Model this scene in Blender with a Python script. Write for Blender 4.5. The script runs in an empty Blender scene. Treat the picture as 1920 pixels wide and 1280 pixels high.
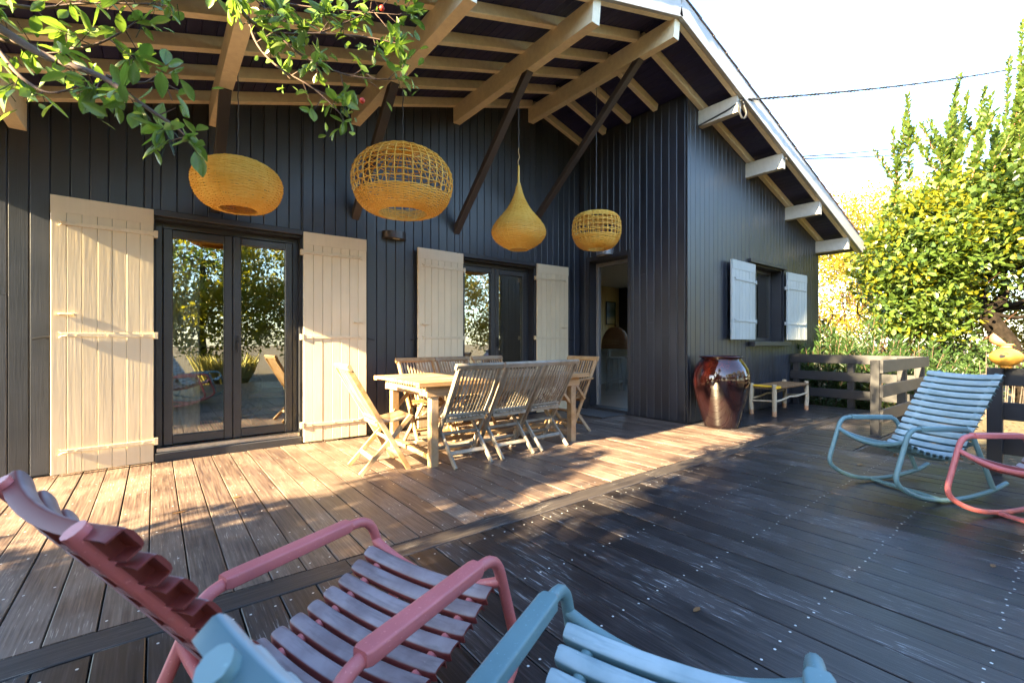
import bpy, bmesh, math, random
import numpy as np
from mathutils import Vector, Matrix
random.seed(7); rng = np.random.default_rng(7)
S = bpy.context.scene
COL = S.collection
R = math.radians

# ------------------------------------------------------------------ camera, sky, sun, exposure
cam_d = bpy.data.cameras.new('camera'); cam = bpy.data.objects.new('camera', cam_d); COL.objects.link(cam)
cam_d.sensor_fit = 'HORIZONTAL'; cam_d.sensor_width = 36.0; cam_d.lens = 16.0
cam_d.clip_start = 0.02; cam_d.clip_end = 600
cam.location = (0, 0, 1.10); cam.rotation_euler = (R(90), 0, R(-38.1))
cam_d.dof.use_dof = True; cam_d.dof.focus_distance = 4.2; cam_d.dof.aperture_fstop = 5.6
S.camera = cam

SUN = Vector((1.0, 0.075, -0.433)).normalized()          # travel direction of the light
EL = math.asin(-SUN.z); AZ = math.atan2(-SUN.x, -SUN.y)   # azimuth clockwise from +Y
W = bpy.data.worlds.new('World'); S.world = W; W.use_nodes = True
nt = W.node_tree; nt.nodes.clear()
sky = nt.nodes.new('ShaderNodeTexSky'); sky.sky_type = 'NISHITA'; sky.sun_disc = False
sky.sun_elevation = EL; sky.sun_rotation = AZ; sky.air_density = 1.1; sky.dust_density = 0.5; sky.ozone_density = 3.0
bg = nt.nodes.new('ShaderNodeBackground'); bg.inputs['Strength'].default_value = 0.066
wo = nt.nodes.new('ShaderNodeOutputWorld')
nt.links.new(sky.outputs[0], bg.inputs[0]); nt.links.new(bg.outputs[0], wo.inputs[0])
sl = bpy.data.lights.new('sun', 'SUN'); sl.energy = 5.0; sl.angle = R(0.53); sl.color = (1.0, 0.78, 0.44)
so = bpy.data.objects.new('sun', sl); COL.objects.link(so); so.location = (-20, -3, 20)
so.rotation_euler = SUN.to_track_quat('-Z', 'Y').to_euler()
S.view_settings.view_transform = 'Standard'; S.view_settings.look = 'None'
S.view_settings.exposure = 4.05; S.view_settings.gamma = 1.0
S.view_settings.use_curve_mapping = False
S.render.engine = 'CYCLES'
S.cycles.use_denoising = True
S.cycles.max_bounces = 10; S.cycles.diffuse_bounces = 5; S.cycles.glossy_bounces = 4
S.cycles.transmission_bounces = 6; S.cycles.transparent_max_bounces = 12
S.cycles.sample_clamp_indirect = 6.0; S.cycles.caustics_reflective = False; S.cycles.caustics_refractive = False

# ------------------------------------------------------------------ materials
MT = {}
def nodes(name):
    m = bpy.data.materials.new(name); m.use_nodes = True
    t = m.node_tree; b = t.nodes['Principled BSDF']; MT[name] = m
    return m, t, b
def N(t, typ, **kw):
    n = t.nodes.new(typ)
    for k, v in kw.items():
        if k in n.inputs: n.inputs[k].default_value = v
        else: setattr(n, k, v)
    return n
def coords(t, scale=(1, 1, 1), rand=True):
    tc = N(t, 'ShaderNodeTexCoord'); mp = N(t, 'ShaderNodeMapping'); mp.inputs['Scale'].default_value = scale
    t.links.new(tc.outputs['Object'], mp.inputs['Vector'])
    if rand:
        oi = N(t, 'ShaderNodeObjectInfo'); ml = N(t, 'ShaderNodeMath', operation='MULTIPLY'); ml.inputs[1].default_value = 61.0
        t.links.new(oi.outputs['Random'], ml.inputs[0])
        cb = N(t, 'ShaderNodeCombineXYZ')
        for k in range(3): t.links.new(ml.outputs[0], cb.inputs[k])
        t.links.new(cb.outputs[0], mp.inputs['Location'])
    return mp.outputs[0]
def ramp(t, fac, stops):
    r = N(t, 'ShaderNodeValToRGB'); e = r.color_ramp.elements
    e[0].position, e[0].color = stops[0][0], (*stops[0][1], 1)
    e[1].position, e[1].color = stops[-1][0], (*stops[-1][1], 1)
    for p, c in stops[1:-1]:
        q = e.new(p); q.color = (*c, 1)
    t.links.new(fac, r.inputs[0]); return r.outputs[0]
def mixc(t, fac, a, b, mode='MIX'):
    m = N(t, 'ShaderNodeMix', data_type='RGBA', blend_type=mode)
    for sock, v in ((m.inputs[0], fac), (m.inputs[6], a), (m.inputs[7], b)):
        if hasattr(v, 'links'): t.links.new(v, sock)
        elif isinstance(v, (int, float)): sock.default_value = v
        else: sock.default_value = (*v, 1)
    return m.outputs[2]
def noise(t, vec, scale, detail=4, rough=.55):
    n = N(t, 'ShaderNodeTexNoise'); n.inputs['Scale'].default_value = scale
    n.inputs['Detail'].default_value = detail; n.inputs['Roughness'].default_value = rough
    t.links.new(vec, n.inputs['Vector']); return n.outputs['Fac']
def bump(t, b, h, strength=.3, dist=.004):
    bp = N(t, 'ShaderNodeBump'); bp.inputs['Strength'].default_value = strength; bp.inputs['Distance'].default_value = dist
    t.links.new(h, bp.inputs['Height']); t.links.new(bp.outputs[0], b.inputs['Normal'])
def varied(t, col, amt=.25):
    """per object value shift"""
    oi = N(t, 'ShaderNodeObjectInfo'); mr = N(t, 'ShaderNodeMapRange')
    mr.inputs['To Min'].default_value = 1 - amt; mr.inputs['To Max'].default_value = 1 + amt
    t.links.new(oi.outputs['Random'], mr.inputs[0])
    hs = N(t, 'ShaderNodeHueSaturation'); t.links.new(mr.outputs[0], hs.inputs['Value']); t.links.new(col, hs.inputs['Color'])
    return hs.outputs[0]

def paint(name, c, rough=.45, grain=(90, 90, 3), gb=.25, var=.06, dirt=.12, spec=.5, gd=.0025, gc=.18):
    m, t, b = nodes(name); v = coords(t, grain); g = noise(t, v, 1.0, 5)
    v2 = coords(t, (1, 1, 1)); n2 = noise(t, v2, 2.2, 5)
    d = tuple(x * (1 - dirt * 1.6) for x in c); l = tuple(min(1, x * (1 + dirt)) for x in c)
    col = ramp(t, n2, [(.3, d), (.7, l)])
    col = mixc(t, gc, col, ramp(t, g, [(.35, tuple(x * .6 for x in c)), (.65, tuple(min(1, x * 1.25) for x in c))]))
    t.links.new(varied(t, col, var), b.inputs['Base Color'])
    rr = N(t, 'ShaderNodeMapRange'); rr.inputs['To Min'].default_value = rough - .08; rr.inputs['To Max'].default_value = rough + .12
    t.links.new(n2, rr.inputs[0]); t.links.new(rr.outputs[0], b.inputs['Roughness'])
    b.inputs['Specular IOR Level'].default_value = spec
    bump(t, b, g, gb, gd); return m
def wood(name, stops, grain=(40, 40, 2.2), rough=.55, var=.2, gb=.35, scr=None, spec=.4, patch=1.6, pc=None, gd=.003):
    m, t, b = nodes(name); v = coords(t, grain); g = noise(t, v, 1.0, 7, .62)
    v2 = coords(t, (1, 1, 1)); n2 = noise(t, v2, patch, 6, .6)
    col = ramp(t, g, stops)
    if pc: col = mixc(t, ramp(t, n2, [(.45, (0, 0, 0)), (.66, (1, 1, 1))]), col, mixc(t, .55, col, pc))
    if scr:
        v3 = coords(t, tuple(x * (.8 if x > 10 else 1.3) for x in grain)); w = noise(t, v3, 2.3, 3, .5)
        msk = mixc(t, 1.0, ramp(t, w, [(.615, (0, 0, 0)), (.665, (1, 1, 1))]), ramp(t, n2, [(.47, (0, 0, 0)), (.60, (1, 1, 1))]), 'MULTIPLY')
        col = mixc(t, msk, col, scr)
    t.links.new(varied(t, col, var), b.inputs['Base Color'])
    rr = N(t, 'ShaderNodeMapRange'); rr.inputs['To Min'].default_value = rough - .14; rr.inputs['To Max'].default_value = rough + .16
    t.links.new(n2, rr.inputs[0]); t.links.new(rr.outputs[0], b.inputs['Roughness'])
    b.inputs['Specular IOR Level'].default_value = spec
    bump(t, b, g, gb, gd); return m
def plain(name, c, rough=.5, metal=0., spec=.5, var=.0, nb=0., ns=30, amt=.12, coat=0.):
    m, t, b = nodes(name); v = coords(t); n = noise(t, v, ns, 4)
    col = ramp(t, n, [(.3, tuple(x * (1 - amt) for x in c)), (.7, tuple(min(1, x * (1 + amt)) for x in c))])
    t.links.new(varied(t, col, var) if var else col, b.inputs['Base Color'])
    b.inputs['Roughness'].default_value = rough; b.inputs['Metallic'].default_value = metal
    b.inputs['Specular IOR Level'].default_value = spec; b.inputs['Coat Weight'].default_value = coat
    if nb: bump(t, b, n, nb, .004)
    return m
def leafmat(name, cols, trans, tw=.4, rough=.38, island=True, hue=.04):
    m, t, b = nodes(name); out = t.nodes['Material Output']
    if island: g = N(t, 'ShaderNodeNewGeometry'); f = g.outputs['Random Per Island']
    else: g = N(t, 'ShaderNodeObjectInfo'); f = g.outputs['Random']
    col = ramp(t, f, [(i / (len(cols) - 1), c) for i, c in enumerate(cols)])
    v = coords(t, (1, 1, 1), not island); n = noise(t, v, 26, 3)
    col = mixc(t, ramp(t, n, [(.35, (0, 0, 0)), (.75, (.45, .45, .45))]), col, tuple(x * 1.5 for x in cols[-1]))
    t.links.new(col, b.inputs['Base Color']); b.inputs['Roughness'].default_value = rough
    b.inputs['Specular IOR Level'].default_value = .5
    tr = N(t, 'ShaderNodeBsdfTranslucent'); t.links.new(mixc(t, .65, col, trans), tr.inputs['Color'])
    mx = N(t, 'ShaderNodeMixShader'); mx.inputs[0].default_value = tw
    t.links.new(b.outputs[0], mx.inputs[1]); t.links.new(tr.outputs[0], mx.inputs[2]); t.links.new(mx.outputs[0], out.inputs['Surface'])
    return m

paint('dark_paint', (.022, .025, .036), .36, gb=.35, var=.2, dirt=.2, spec=.6)
paint('dark_trim', (.024, .025, .032), .45, gb=.2)
paint('brace_paint', (.045, .034, .031), .5, (60, 60, 60), .15)
paint('soffit_paint', (.018, .018, .075), .5, (3, 60, 60), .2, var=.15)
paint('cream_paint', (.86, .75, .55), .5, (20, 20, 20), .15, dirt=.06)
paint('fascia_paint', (.42, .42, .42), .5, (4, 30, 30), .15, dirt=.06)
paint('stub_paint', (.50, .48, .44), .5, (20, 20, 20), .12, dirt=.06)
paint('shutter_paint', (.68, .56, .38), .4, (55, 55, 2.5), .22, var=.03, dirt=.05, gd=.004, gc=.06)
paint('shutter_iron', (.68, .56, .38), .4, (50, 50, 50), .3, dirt=.1)
paint('window_shutter_paint', (.40, .43, .43), .45, (70, 70, 3), .3, var=.03, dirt=.05)
paint('rail_paint', (.013, .013, .017), .5, (25, 25, 25), .2, var=.12)
paint('frame_grey', (.034, .035, .040), .32, (60, 60, 60), .05, dirt=.05)
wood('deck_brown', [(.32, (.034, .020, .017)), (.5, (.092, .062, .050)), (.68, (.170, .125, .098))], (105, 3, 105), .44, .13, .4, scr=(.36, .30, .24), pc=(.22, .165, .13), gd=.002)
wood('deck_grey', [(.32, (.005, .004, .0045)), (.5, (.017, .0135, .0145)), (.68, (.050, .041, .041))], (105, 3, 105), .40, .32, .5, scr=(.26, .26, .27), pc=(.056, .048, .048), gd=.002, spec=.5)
wood('deck_strip', [(.3, (.014, .012, .013)), (.5, (.032, .027, .027)), (.7, (.06, .052, .05))], (3, 105, 105), .5, .15, .4, scr=(.24, .22, .2), gd=.002)
plain('deck_under', (.012, .011, .010), .9)
wood('teak', [(.25, (.19, .10, .04)), (.5, (.32, .185, .08)), (.75, (.44, .28, .135))], (14, 14, 14), .55, .12, .3, pc=(.36, .33, .29))
wood('teak_x', [(.25, (.19, .10, .04)), (.5, (.32, .185, .08)), (.75, (.44, .28, .135))], (2.5, 45, 45), .55, .14, .3, pc=(.40, .36, .30))
wood('teak_shaded', [(.25, (.13, .10, .07)), (.5, (.21, .17, .125)), (.75, (.29, .245, .19))], (14, 14, 14), .6, .14, .3, pc=(.36, .35, .33))  # greyer, darker copy of the teak; shade on the near chairs put into colour
plain('screw', (.66, .66, .64), .4, .2, amt=.15)
plain('steel', (.45, .45, .46), .3, 1.0)
plain('black_iron', (.02, .02, .022), .5, .4)
plain('cable_black', (.018, .02, .024), .6)
plain('cord_grey', (.09, .09, .10), .5)
paint('door_grey', (.16, .16, .17), .4, (60, 60, 60), .05)

# ------------------------------------------------------------------ mesh helpers
def V(*a): return Vector(a)
class MB:
    def __init__(s): s.v = []; s.f = []
    def add(s, vs, fs):
        o = len(s.v); s.v += [tuple(p) for p in vs]; s.f += [tuple(i + o for i in f) for f in fs]; return s
    def box(s, x0, x1, y0, y1, z0, z1):
        vs = [(x, y, z) for z in (z0, z1) for x, y in ((x0, y0), (x1, y0), (x1, y1), (x0, y1))]
        return s.add(vs, [(3, 2, 1, 0), (4, 5, 6, 7), (0, 1, 5, 4), (1, 2, 6, 5), (2, 3, 7, 6), (3, 0, 4, 7)])
    def bar(s, p0, p1, w, h, up=(0, 0, 1), ch=0.003, w1=None, h1=None):
        """chamfered rectangular bar from p0 to p1; w across, h along up"""
        p0, p1, up = Vector(p0), Vector(p1), Vector(up)
        d = (p1 - p0).normalized(); sd = d.cross(up).normalized(); u = sd.cross(d).normalized()
        vs = []
        for p, ww, hh in ((p0, w, h), (p1, w1 or w, h1 or h)):
            a, b = ww / 2, hh / 2; c = min(ch, a * .7, b * .7)
            for x, y in ((-a + c, -b), (a - c, -b), (a, -b + c), (a, b - c), (a - c, b), (-a + c, b), (-a, b - c), (-a, -b + c)):
                vs.append(p + sd * x + u * y)
        fs = [tuple(range(7, -1, -1)), tuple(range(8, 16))] + [(i, (i + 1) % 8, 8 + (i + 1) % 8, 8 + i) for i in range(8)]
        return s.add(vs, fs)
    def cbox(s, x0, x1, y0, y1, z0, z1, ax='y', ch=.003):
        cx, cy, cz = (x0 + x1) / 2, (y0 + y1) / 2, (z0 + z1) / 2
        if ax == 'x': return s.bar((x0, cy, cz), (x1, cy, cz), y1 - y0, z1 - z0, (0, 0, 1), ch)
        if ax == 'y': return s.bar((cx, y0, cz), (cx, y1, cz), x1 - x0, z1 - z0, (0, 0, 1), ch)
        return s.bar((cx, cy, z0), (cx, cy, z1), x1 - x0, y1 - y0, (0, 1, 0), ch)
    def tube(s, path, r, n=8, closed=False, caps=True):
        P = [Vector(p) for p in path]; k = len(P); rr = r if hasattr(r, '__len__') else [r] * k
        T = []
        for i in range(k):
            a = P[(i - 1) % k] if closed or i else P[i]; b = P[(i + 1) % k] if closed or i < k - 1 else P[i]
            T.append((b - a).normalized())
        u = T[0].orthogonal().normalized(); vs = []
        for i in range(k):
            u = (u - T[i] * u.dot(T[i])); u = u.normalized() if u.length > 1e-6 else T[i].orthogonal().normalized()
            w = T[i].cross(u)
            for j in range(n):
                a = 2 * math.pi * j / n; vs.append(P[i] + (u * math.cos(a) + w * math.sin(a)) * rr[i])
        fs = []
        for i in range(k if closed else k - 1):
            i2 = (i + 1) % k
            for j in range(n): fs.append((i * n + j, i * n + (j + 1) % n, i2 * n + (j + 1) % n, i2 * n + j))
        if caps and not closed: fs += [tuple(range(n - 1, -1, -1)), tuple((k - 1) * n + j for j in range(n))]
        return s.add(vs, fs)
    def lathe(s, prof, n=32, c=(0, 0, 0)):
        vs = [(c[0] + r * math.cos(2 * math.pi * j / n), c[1] + r * math.sin(2 * math.pi * j / n), c[2] + z) for r, z in prof for j in range(n)]
        fs = [(i * n + j, i * n + (j + 1) % n, (i + 1) * n + (j + 1) % n, (i + 1) * n + j) for i in range(len(prof) - 1) for j in range(n)]
        if prof[0][0] > 1e-5: fs.append(tuple(range(n - 1, -1, -1)))
        if prof[-1][0] > 1e-5: fs.append(tuple((len(prof) - 1) * n + j for j in range(n)))
        return s.add(vs, fs)
    def mesh(s, name, mat, smooth=None):
        m = bpy.data.meshes.new(name); m.from_pydata(s.v, [], s.f); m.materials.append(MT[mat])
        if smooth is not None:
            m.polygons.foreach_set('use_smooth', [True] * len(m.polygons))
            if smooth < 179: m.set_sharp_from_angle(angle=R(smooth))
        m.update(); return m
    def build(s, name, mat, parent=None, smooth=None, **tags):
        return link(name, s.mesh(name, mat, smooth), parent, **tags)
def link(name, mesh, parent=None, loc=None, rz=None, **tags):
    o = bpy.data.objects.new(name, mesh); COL.objects.link(o); o.parent = parent
    if loc is not None: o.location = loc
    if rz is not None: o.rotation_euler = (0, 0, rz)
    for k, v in tags.items(): o[k] = v
    return o
def thing(name, label, cat, loc=(0, 0, 0), rz=0, group=None):
    t = {'label': label, 'category': cat}
    if group: t['group'] = group
    return link(name, None, None, loc, rz, **t)
def copy_tree(root, loc, rz, label, children):
    r = root.copy(); COL.objects.link(r); r.location = loc; r.rotation_euler = (0, 0, rz); r['label'] = label
    for ch, subs in children:
        c = ch.copy(); COL.objects.link(c); c.parent = r
        for g in subs:
            d = g.copy(); COL.objects.link(d); d.parent = c
    return r
def tree_of(root, pool):
    return [(o, [g for g in pool if g.parent is o]) for o in pool if o.parent is root]
def sub(rects, hole):
    out = []; hx0, hx1, hz0, hz1 = hole
    for x0, x1, z0, z1 in rects:
        if hx1 <= x0 or hx0 >= x1 or hz1 <= z0 or hz0 >= z1: out.append((x0, x1, z0, z1)); continue
        if x0 < hx0: out.append((x0, hx0, z0, z1))
        if x1 > hx1: out.append((hx1, x1, z0, z1))
        a, b = max(x0, hx0), min(x1, hx1)
        if z0 < hz0: out.append((a, b, z0, hz0))
        if z1 > hz1: out.append((a, b, hz1, z1))
    return [q for q in out if q[1] - q[0] > .012 and q[3] - q[2] > .012]
def fillet(pts, rad, seg=6):
    """polyline with rounded corners"""
    P = [Vector(p) for p in pts]; out = [P[0]]
    rads = rad if hasattr(rad, '__len__') else [rad] * len(P)
    for i in range(1, len(P) - 1):
        a, b, c = P[i - 1], P[i], P[i + 1]
        r = min(rads[i], (b - a).length * .48, (c - b).length * .48)
        p0 = b + (a - b).normalized() * r; p2 = b + (c - b).normalized() * r
        for k in range(seg + 1):
            t = k / seg; out.append(p0 * (1 - t) ** 2 + b * 2 * t * (1 - t) + p2 * t * t)
    out.append(P[-1]); return out

# ------------------------------------------------------------------ setting: ground, deck
def ground():
    n = 60; L = 150; mb = MB(); xs = [math.copysign(abs(t) ** 2.2, t) * L for t in np.linspace(-1, 1, n)]
    vs = [(x + 4, y + 2, -.22 + (.05 * math.sin(x * .9) * math.cos(y * .7) if abs(x) > 1 else 0) - .02) for x in xs for y in xs]
    fs = [(i * n + j, (i + 1) * n + j, (i + 1) * n + j + 1, i * n + j + 1) for i in range(n - 1) for j in range(n - 1)]
    mb.add(vs, fs); m, t, b = nodes('earth'); v = coords(t, rand=False)
    a = noise(t, v, 1.2, 6, .7); c = noise(t, v, 22, 5, .7)
    col = mixc(t, a, ramp(t, c, [(.3, (.05, .033, .018)), (.55, (.11, .075, .045)), (.75, (.20, .14, .08))]), ramp(t, c, [(.3, (.035, .032, .015)), (.7, (.09, .08, .035))]))
    t.links.new(col, b.inputs['Base Color']); b.inputs['Roughness'].default_value = .95; bump(t, b, c, .8, .03)
    mb.build('ground', 'earth', smooth=180, kind='structure')
ground()

deck = MB().box(-3.6, 5.52, -3.0, 5.28, -.09, -.045).box(5.525, 9.02, 1.52, 3.33, -.09, -.045).build('deck', 'deck_under', kind='structure')  # dark sheet added under the planks to block light through the gaps
BW, GAP, PH = .150, .0065, .125
screws = MB()
def screw(x, y):
    x += random.uniform(-.006, .006); y += random.uniform(-.008, .008); r = .0050
    k = len(screws.v)
    screws.add([(x + r * math.cos(a), y + r * math.sin(a), .0012) for a in (i * math.pi / 4 for i in range(8))] + [(x, y, .0014)],
               [(i, (i + 1) % 8, 8) for i in range(8)])
def planks(x0, x1, y0, y1, mat, rows):
    k0 = math.floor((x0 - PH) / BW); a = PH + k0 * BW
    while a < x1 - .02:
        l, r = max(a + GAP / 2, x0), min(a + BW - GAP / 2, x1)
        if r - l > .02:
            dz = random.uniform(-.0022, .0022)
            MB().cbox(l, r, y0, y1, -.030 + dz, dz, 'y', .0028).build('plank', mat, deck)
            for yr in rows:
                if y0 < yr < y1 and r - l > .1:
                    screw(l + .026, yr); screw(r - .026, yr)
        a += BW
rowsA = [2.40, 2.86, 3.33, 3.80, 4.27, 4.74, 5.2]
rowsB = [2.10, 1.62, 1.18, .705, .22, -.27, -.76]
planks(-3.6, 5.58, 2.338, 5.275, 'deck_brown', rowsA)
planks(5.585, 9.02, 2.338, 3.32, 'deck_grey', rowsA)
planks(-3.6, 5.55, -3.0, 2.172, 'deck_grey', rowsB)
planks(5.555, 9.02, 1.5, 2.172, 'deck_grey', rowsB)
for xa, xb in ((-3.6, -1.2), (-1.195, .752), (.757, 3.2), (3.205, 5.9), (5.905, 9.02)):
    MB().cbox(xa, xb, 2.182, 2.328, -.030, .001, 'x', .003).build('plank', 'deck_strip', deck)
screws.build('screws', 'screw', deck, kind='stuff')
MB().cbox(5.555, 5.58, -3.0, 1.495, -.2, -.004, 'y').cbox(5.56, 9.02, 1.465, 1.492, -.2, -.004, 'x').cbox(9.025, 9.05, 1.47, 3.32, -.2, -.004, 'y').build('edge_board', 'deck_strip', deck)

# ------------------------------------------------------------------ house
YA, XB, YC = 5.30, 5.60, 3.35
RX, RZ, SLL, SLR = 4.50, 4.74, .305, .285
EL_L, EL_R = -2.0, 10.85
def zs(x): return RZ - (SLL * (RX - x) if x < RX else SLR * (x - RX))
house = thing('timber_house', 'dark timber-clad house with cream shutters and a wide overhanging gable roof', 'house')
def wall(holes, core_boxes, name='wall'):
    mb = MB()
    for b in core_boxes: mb.box(*b)
    return mb.build(name, 'dark_trim', house)
D1, D2 = (0.0, 1.24, -.1, 2.22), (3.26, 4.56, -.1, 2.22)
def core(rects, y0, y1):
    return [(a, b, y0, y1, c, d) for a, b, c, d in rects]
# wall A core split round the openings
rA = [(-1.4, 5.62, -.2, 2.6)]
for h in (D1, D2): rA = sub(rA, h)
mbA = MB()
for q in core(rA, YA, YA + .26): mbA.box(*q)
mbA.add([(x, y, z) for y in (YA, YA + .26) for x, z in ((-1.4, 2.6), (5.62, 2.6), (5.62, zs(5.62) + .04), (RX, RZ + .04), (-1.4, zs(-1.4) + .04))],
        [(4, 3, 2, 1, 0), (5, 6, 7, 8, 9), (0, 1, 6, 5), (1, 2, 7, 6), (2, 3, 8, 7), (3, 4, 9, 8), (4, 0, 5, 9)])
wallA = mbA.build('wall', 'dark_trim', house)
DB = (4.30, 5.08, -.1, 2.40)
rB = sub([(YC, YA, -.2, 4.42)], DB); mbB = MB()
for a, b, c, d in rB: mbB.box(XB, XB + .24, a, b, c, d)
wallB = mbB.build('wall', 'dark_trim', house)
WC = (7.40, 8.60, 1.10, 2.32)
rC = sub([(XB + .24, 10.30, -.3, 2.60)], WC); mbC = MB()
for a, b, c, d in rC: mbC.box(a, b, YC, YC + .26, c, d)
mbC.add([(x, y, z) for y in (YC, YC + .26) for x, z in ((XB + .24, 2.6), (10.3, 2.6), (10.3, zs(10.3) + .04), (XB + .24, zs(XB + .24) + .04))],
        [(3, 2, 1, 0), (4, 5, 6, 7), (0, 1, 5, 4), (1, 2, 6, 5), (2, 3, 7, 6), (3, 0, 4, 7)])
wallC = mbC.build('wall', 'dark_trim', house)
mbS = MB()
for a, b, c, d in [(YA + .26, 11.5, -.2, 2.9)]: mbS.box(-1.4, -1.16, a, b, c, d)
for a, b, c, d in sub([(YC + .26, 11.5, -.2, 2.9)], (4.3, 7.6, .8, 2.3)): mbS.box(10.06, 10.3, a, b, c, d)  # unseen opening added in the right wall to let sky light into the kitchen
mbS.box(-1.16, 10.06, 11.26, 11.5, -.2, 4.6).build('wall', 'dark_trim', house)
PW = .120
def cladding(par, a0, a1, ph, holes, top, make, joints=.12):
    k = math.floor((a0 - ph) / PW); a = ph + k * PW
    while a < a1 - .004:
        l, r = max(a + .0015, a0), min(a + PW - .0015, a1)
        if r - l > .012:
            zt = top((l + r) / 2); rects = [(l, r, .015, zt)]
            for h in holes: rects = sub(rects, h)
            for q in rects:
                if q[3] - q[2] > 2.2 and random.random() < joints * 2:
                    zj = q[2] + random.uniform(.25, .75) * (q[3] - q[2])
                    pieces = [(q[2], zj - .0008), (zj + .0008, q[3])]
                else: pieces = [(q[2], q[3])]
                for c, d in pieces: make(q[0], q[1], c, d)
        a += PW
def bA(l, r, c, d): o = random.uniform(0, .0015); MB().bar(((l + r) / 2, YA - .0115 - o, c), ((l + r) / 2, YA - .0115 - o, d), r - l, .022, (0, 1, 0), .0055).build('board', 'dark_paint', wallA)
def bB(l, r, c, d): o = random.uniform(0, .0015); MB().bar((XB - .0115 - o, (l + r) / 2, c), (XB - .0115 - o, (l + r) / 2, d), r - l, .022, (1, 0, 0), .0055).build('board', 'dark_paint', wallB)
def bC(l, r, c, d): o = random.uniform(0, .0015); MB().bar(((l + r) / 2, YC - .0115 - o, c), ((l + r) / 2, YC - .0115 - o, d), r - l, .022, (0, 1, 0), .0055).build('board', 'dark_paint', wallC)
cladding(wallA, -1.4, XB - .03, -.078, [(-.02, 1.26, -.2, 2.24), (3.24, 4.58, -.2, 2.24)], lambda x: zs(x) + .02, bA)
cladding(wallB, YC + .004, YA - .024, 3.362, [(4.26, 5.12, -.2, 2.44)], lambda y: 4.40, bB)
cladding(wallC, XB - .02, 10.28, XB + .054, [(7.36, 8.64, 1.06, 2.36)], lambda x: zs(x) + .02, bC)
MB().cbox(XB - .026, XB + .03, YC - .028, YC - .0235, .01, zs(XB) - .02, 'z', .002).build('corner_board', 'dark_paint', wallC)

# beams, rafters, braces
BH = .22
def beam_z(x): return zs(x) - .10 - BH / 2
for i, x in enumerate((-.86, .46, 1.83, 3.19, 4.50)):
    zc = beam_z(x); w = .10
    mb = MB(); y0, y1 = 2.80, 5.42
    a, b = w / 2, BH / 2
    mb.add([(x + sx * a, y0 + (.02 if sz < 0 else 0), zc + sz * b) for sz in (-1, 1) for sx in (-1, 1)] + [(x + sx * a, y1, zc + sz * b) for sz in (-1, 1) for sx in (-1, 1)],
           [(0, 2, 3, 1), (4, 5, 7, 6), (0, 1, 5, 4), (2, 6, 7, 3), (0, 4, 6, 2), (1, 3, 7, 5)])
    mb.build('beam', 'cream_paint', house)
for x in (5.90, 7.27, 8.74, 10.16):
    zc = zs(x) - .10 - BH / 2 + .01
    MB().bar((x, 3.36, zc), (x, 2.80, zc), .10, BH, (0, 0, 1), .004).build('beam', 'stub_paint', house)
for x, zw, yt in ((.46, 2.36, 4.47), (1.83, 2.52, 4.22), (3.19, 2.55, 3.80), (4.50, 2.80, 3.32)):
    zt = beam_z(x) - BH / 2
    MB().bar((x, YA + .02, zw), (x, yt - .03, zt + .02), .075, .085, (1, 0, 0), .003).build('brace', 'brace_paint', house)

mbR = MB(); th = .09
for xa, xb in ((EL_L, RX), (RX, EL_R)):
    za, zb = zs(xa) + .022, zs(xb) + .022
    mbR.add([(xa, 2.80, za), (xb, 2.80, zb), (xb, 11.9, zb), (xa, 11.9, za), (xa, 2.80, za + th), (xb, 2.80, zb + th), (xb, 11.9, zb + th), (xa, 11.9, za + th)],
            [(3, 2, 1, 0), (4, 5, 6, 7), (0, 1, 5, 4), (1, 2, 6, 5), (2, 3, 7, 6), (3, 0, 4, 7)])
roof = mbR.build('roof', 'soffit_paint', house)
def soffit(xa, xb):
    n = int(abs(xb - xa) / .098); 
    for i in range(n):
        p, q = xa + (xb - xa) * (i + .02) / n, xa + (xb - xa) * (i + .98) / n
        m = (p + q) / 2; d = Vector((q - p, 0, zs(q) - zs(p))); up = Vector((-d.z, 0, d.x)).normalized()
        if up.z < 0: up = -up
        c = Vector((m, 0, zs(m))) + up * .011
        MB().bar((c.x, 2.80, c.z), (c.x, 5.55 if m < XB else 3.62, c.z), d.length, .018, tuple(up), .004).build('soffit_board', 'soffit_paint', roof)
soffit(EL_L + .02, RX - .002); soffit(RX + .002, EL_R - .02)
def rafter(y, xa, xb, w=.07, h=.10, mat='cream_paint', dz=0., name='rafter', ch=.004):
    p, q = Vector((xa, y, zs(xa) - h / 2 + dz)), Vector((xb, y, zs(xb) - h / 2 + dz))
    return MB().bar(p, q, w, h, (0, 0, 1), ch).build(name, mat, roof)
for y in (3.31, 3.80, 4.26, 4.73, 5.235):
    rafter(y, RX - .01, EL_L + .05)
for y in (3.80, 4.26, 4.73, 5.235): rafter(y, RX + .01, XB - .045)
rafter(3.285, RX + .01, 10.55)
rafter(2.835, RX - .004, EL_L + .02, .06, .11); rafter(2.835, RX + .004, EL_R - .02, .06, .11)
rafter(2.775, RX - .001, EL_L - .01, .045, .235, 'fascia_paint', .125, 'fascia', .003)
rafter(2.775, RX + .001, EL_R + .01, .045, .235, 'fascia_paint', .125, 'fascia', .003)
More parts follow.
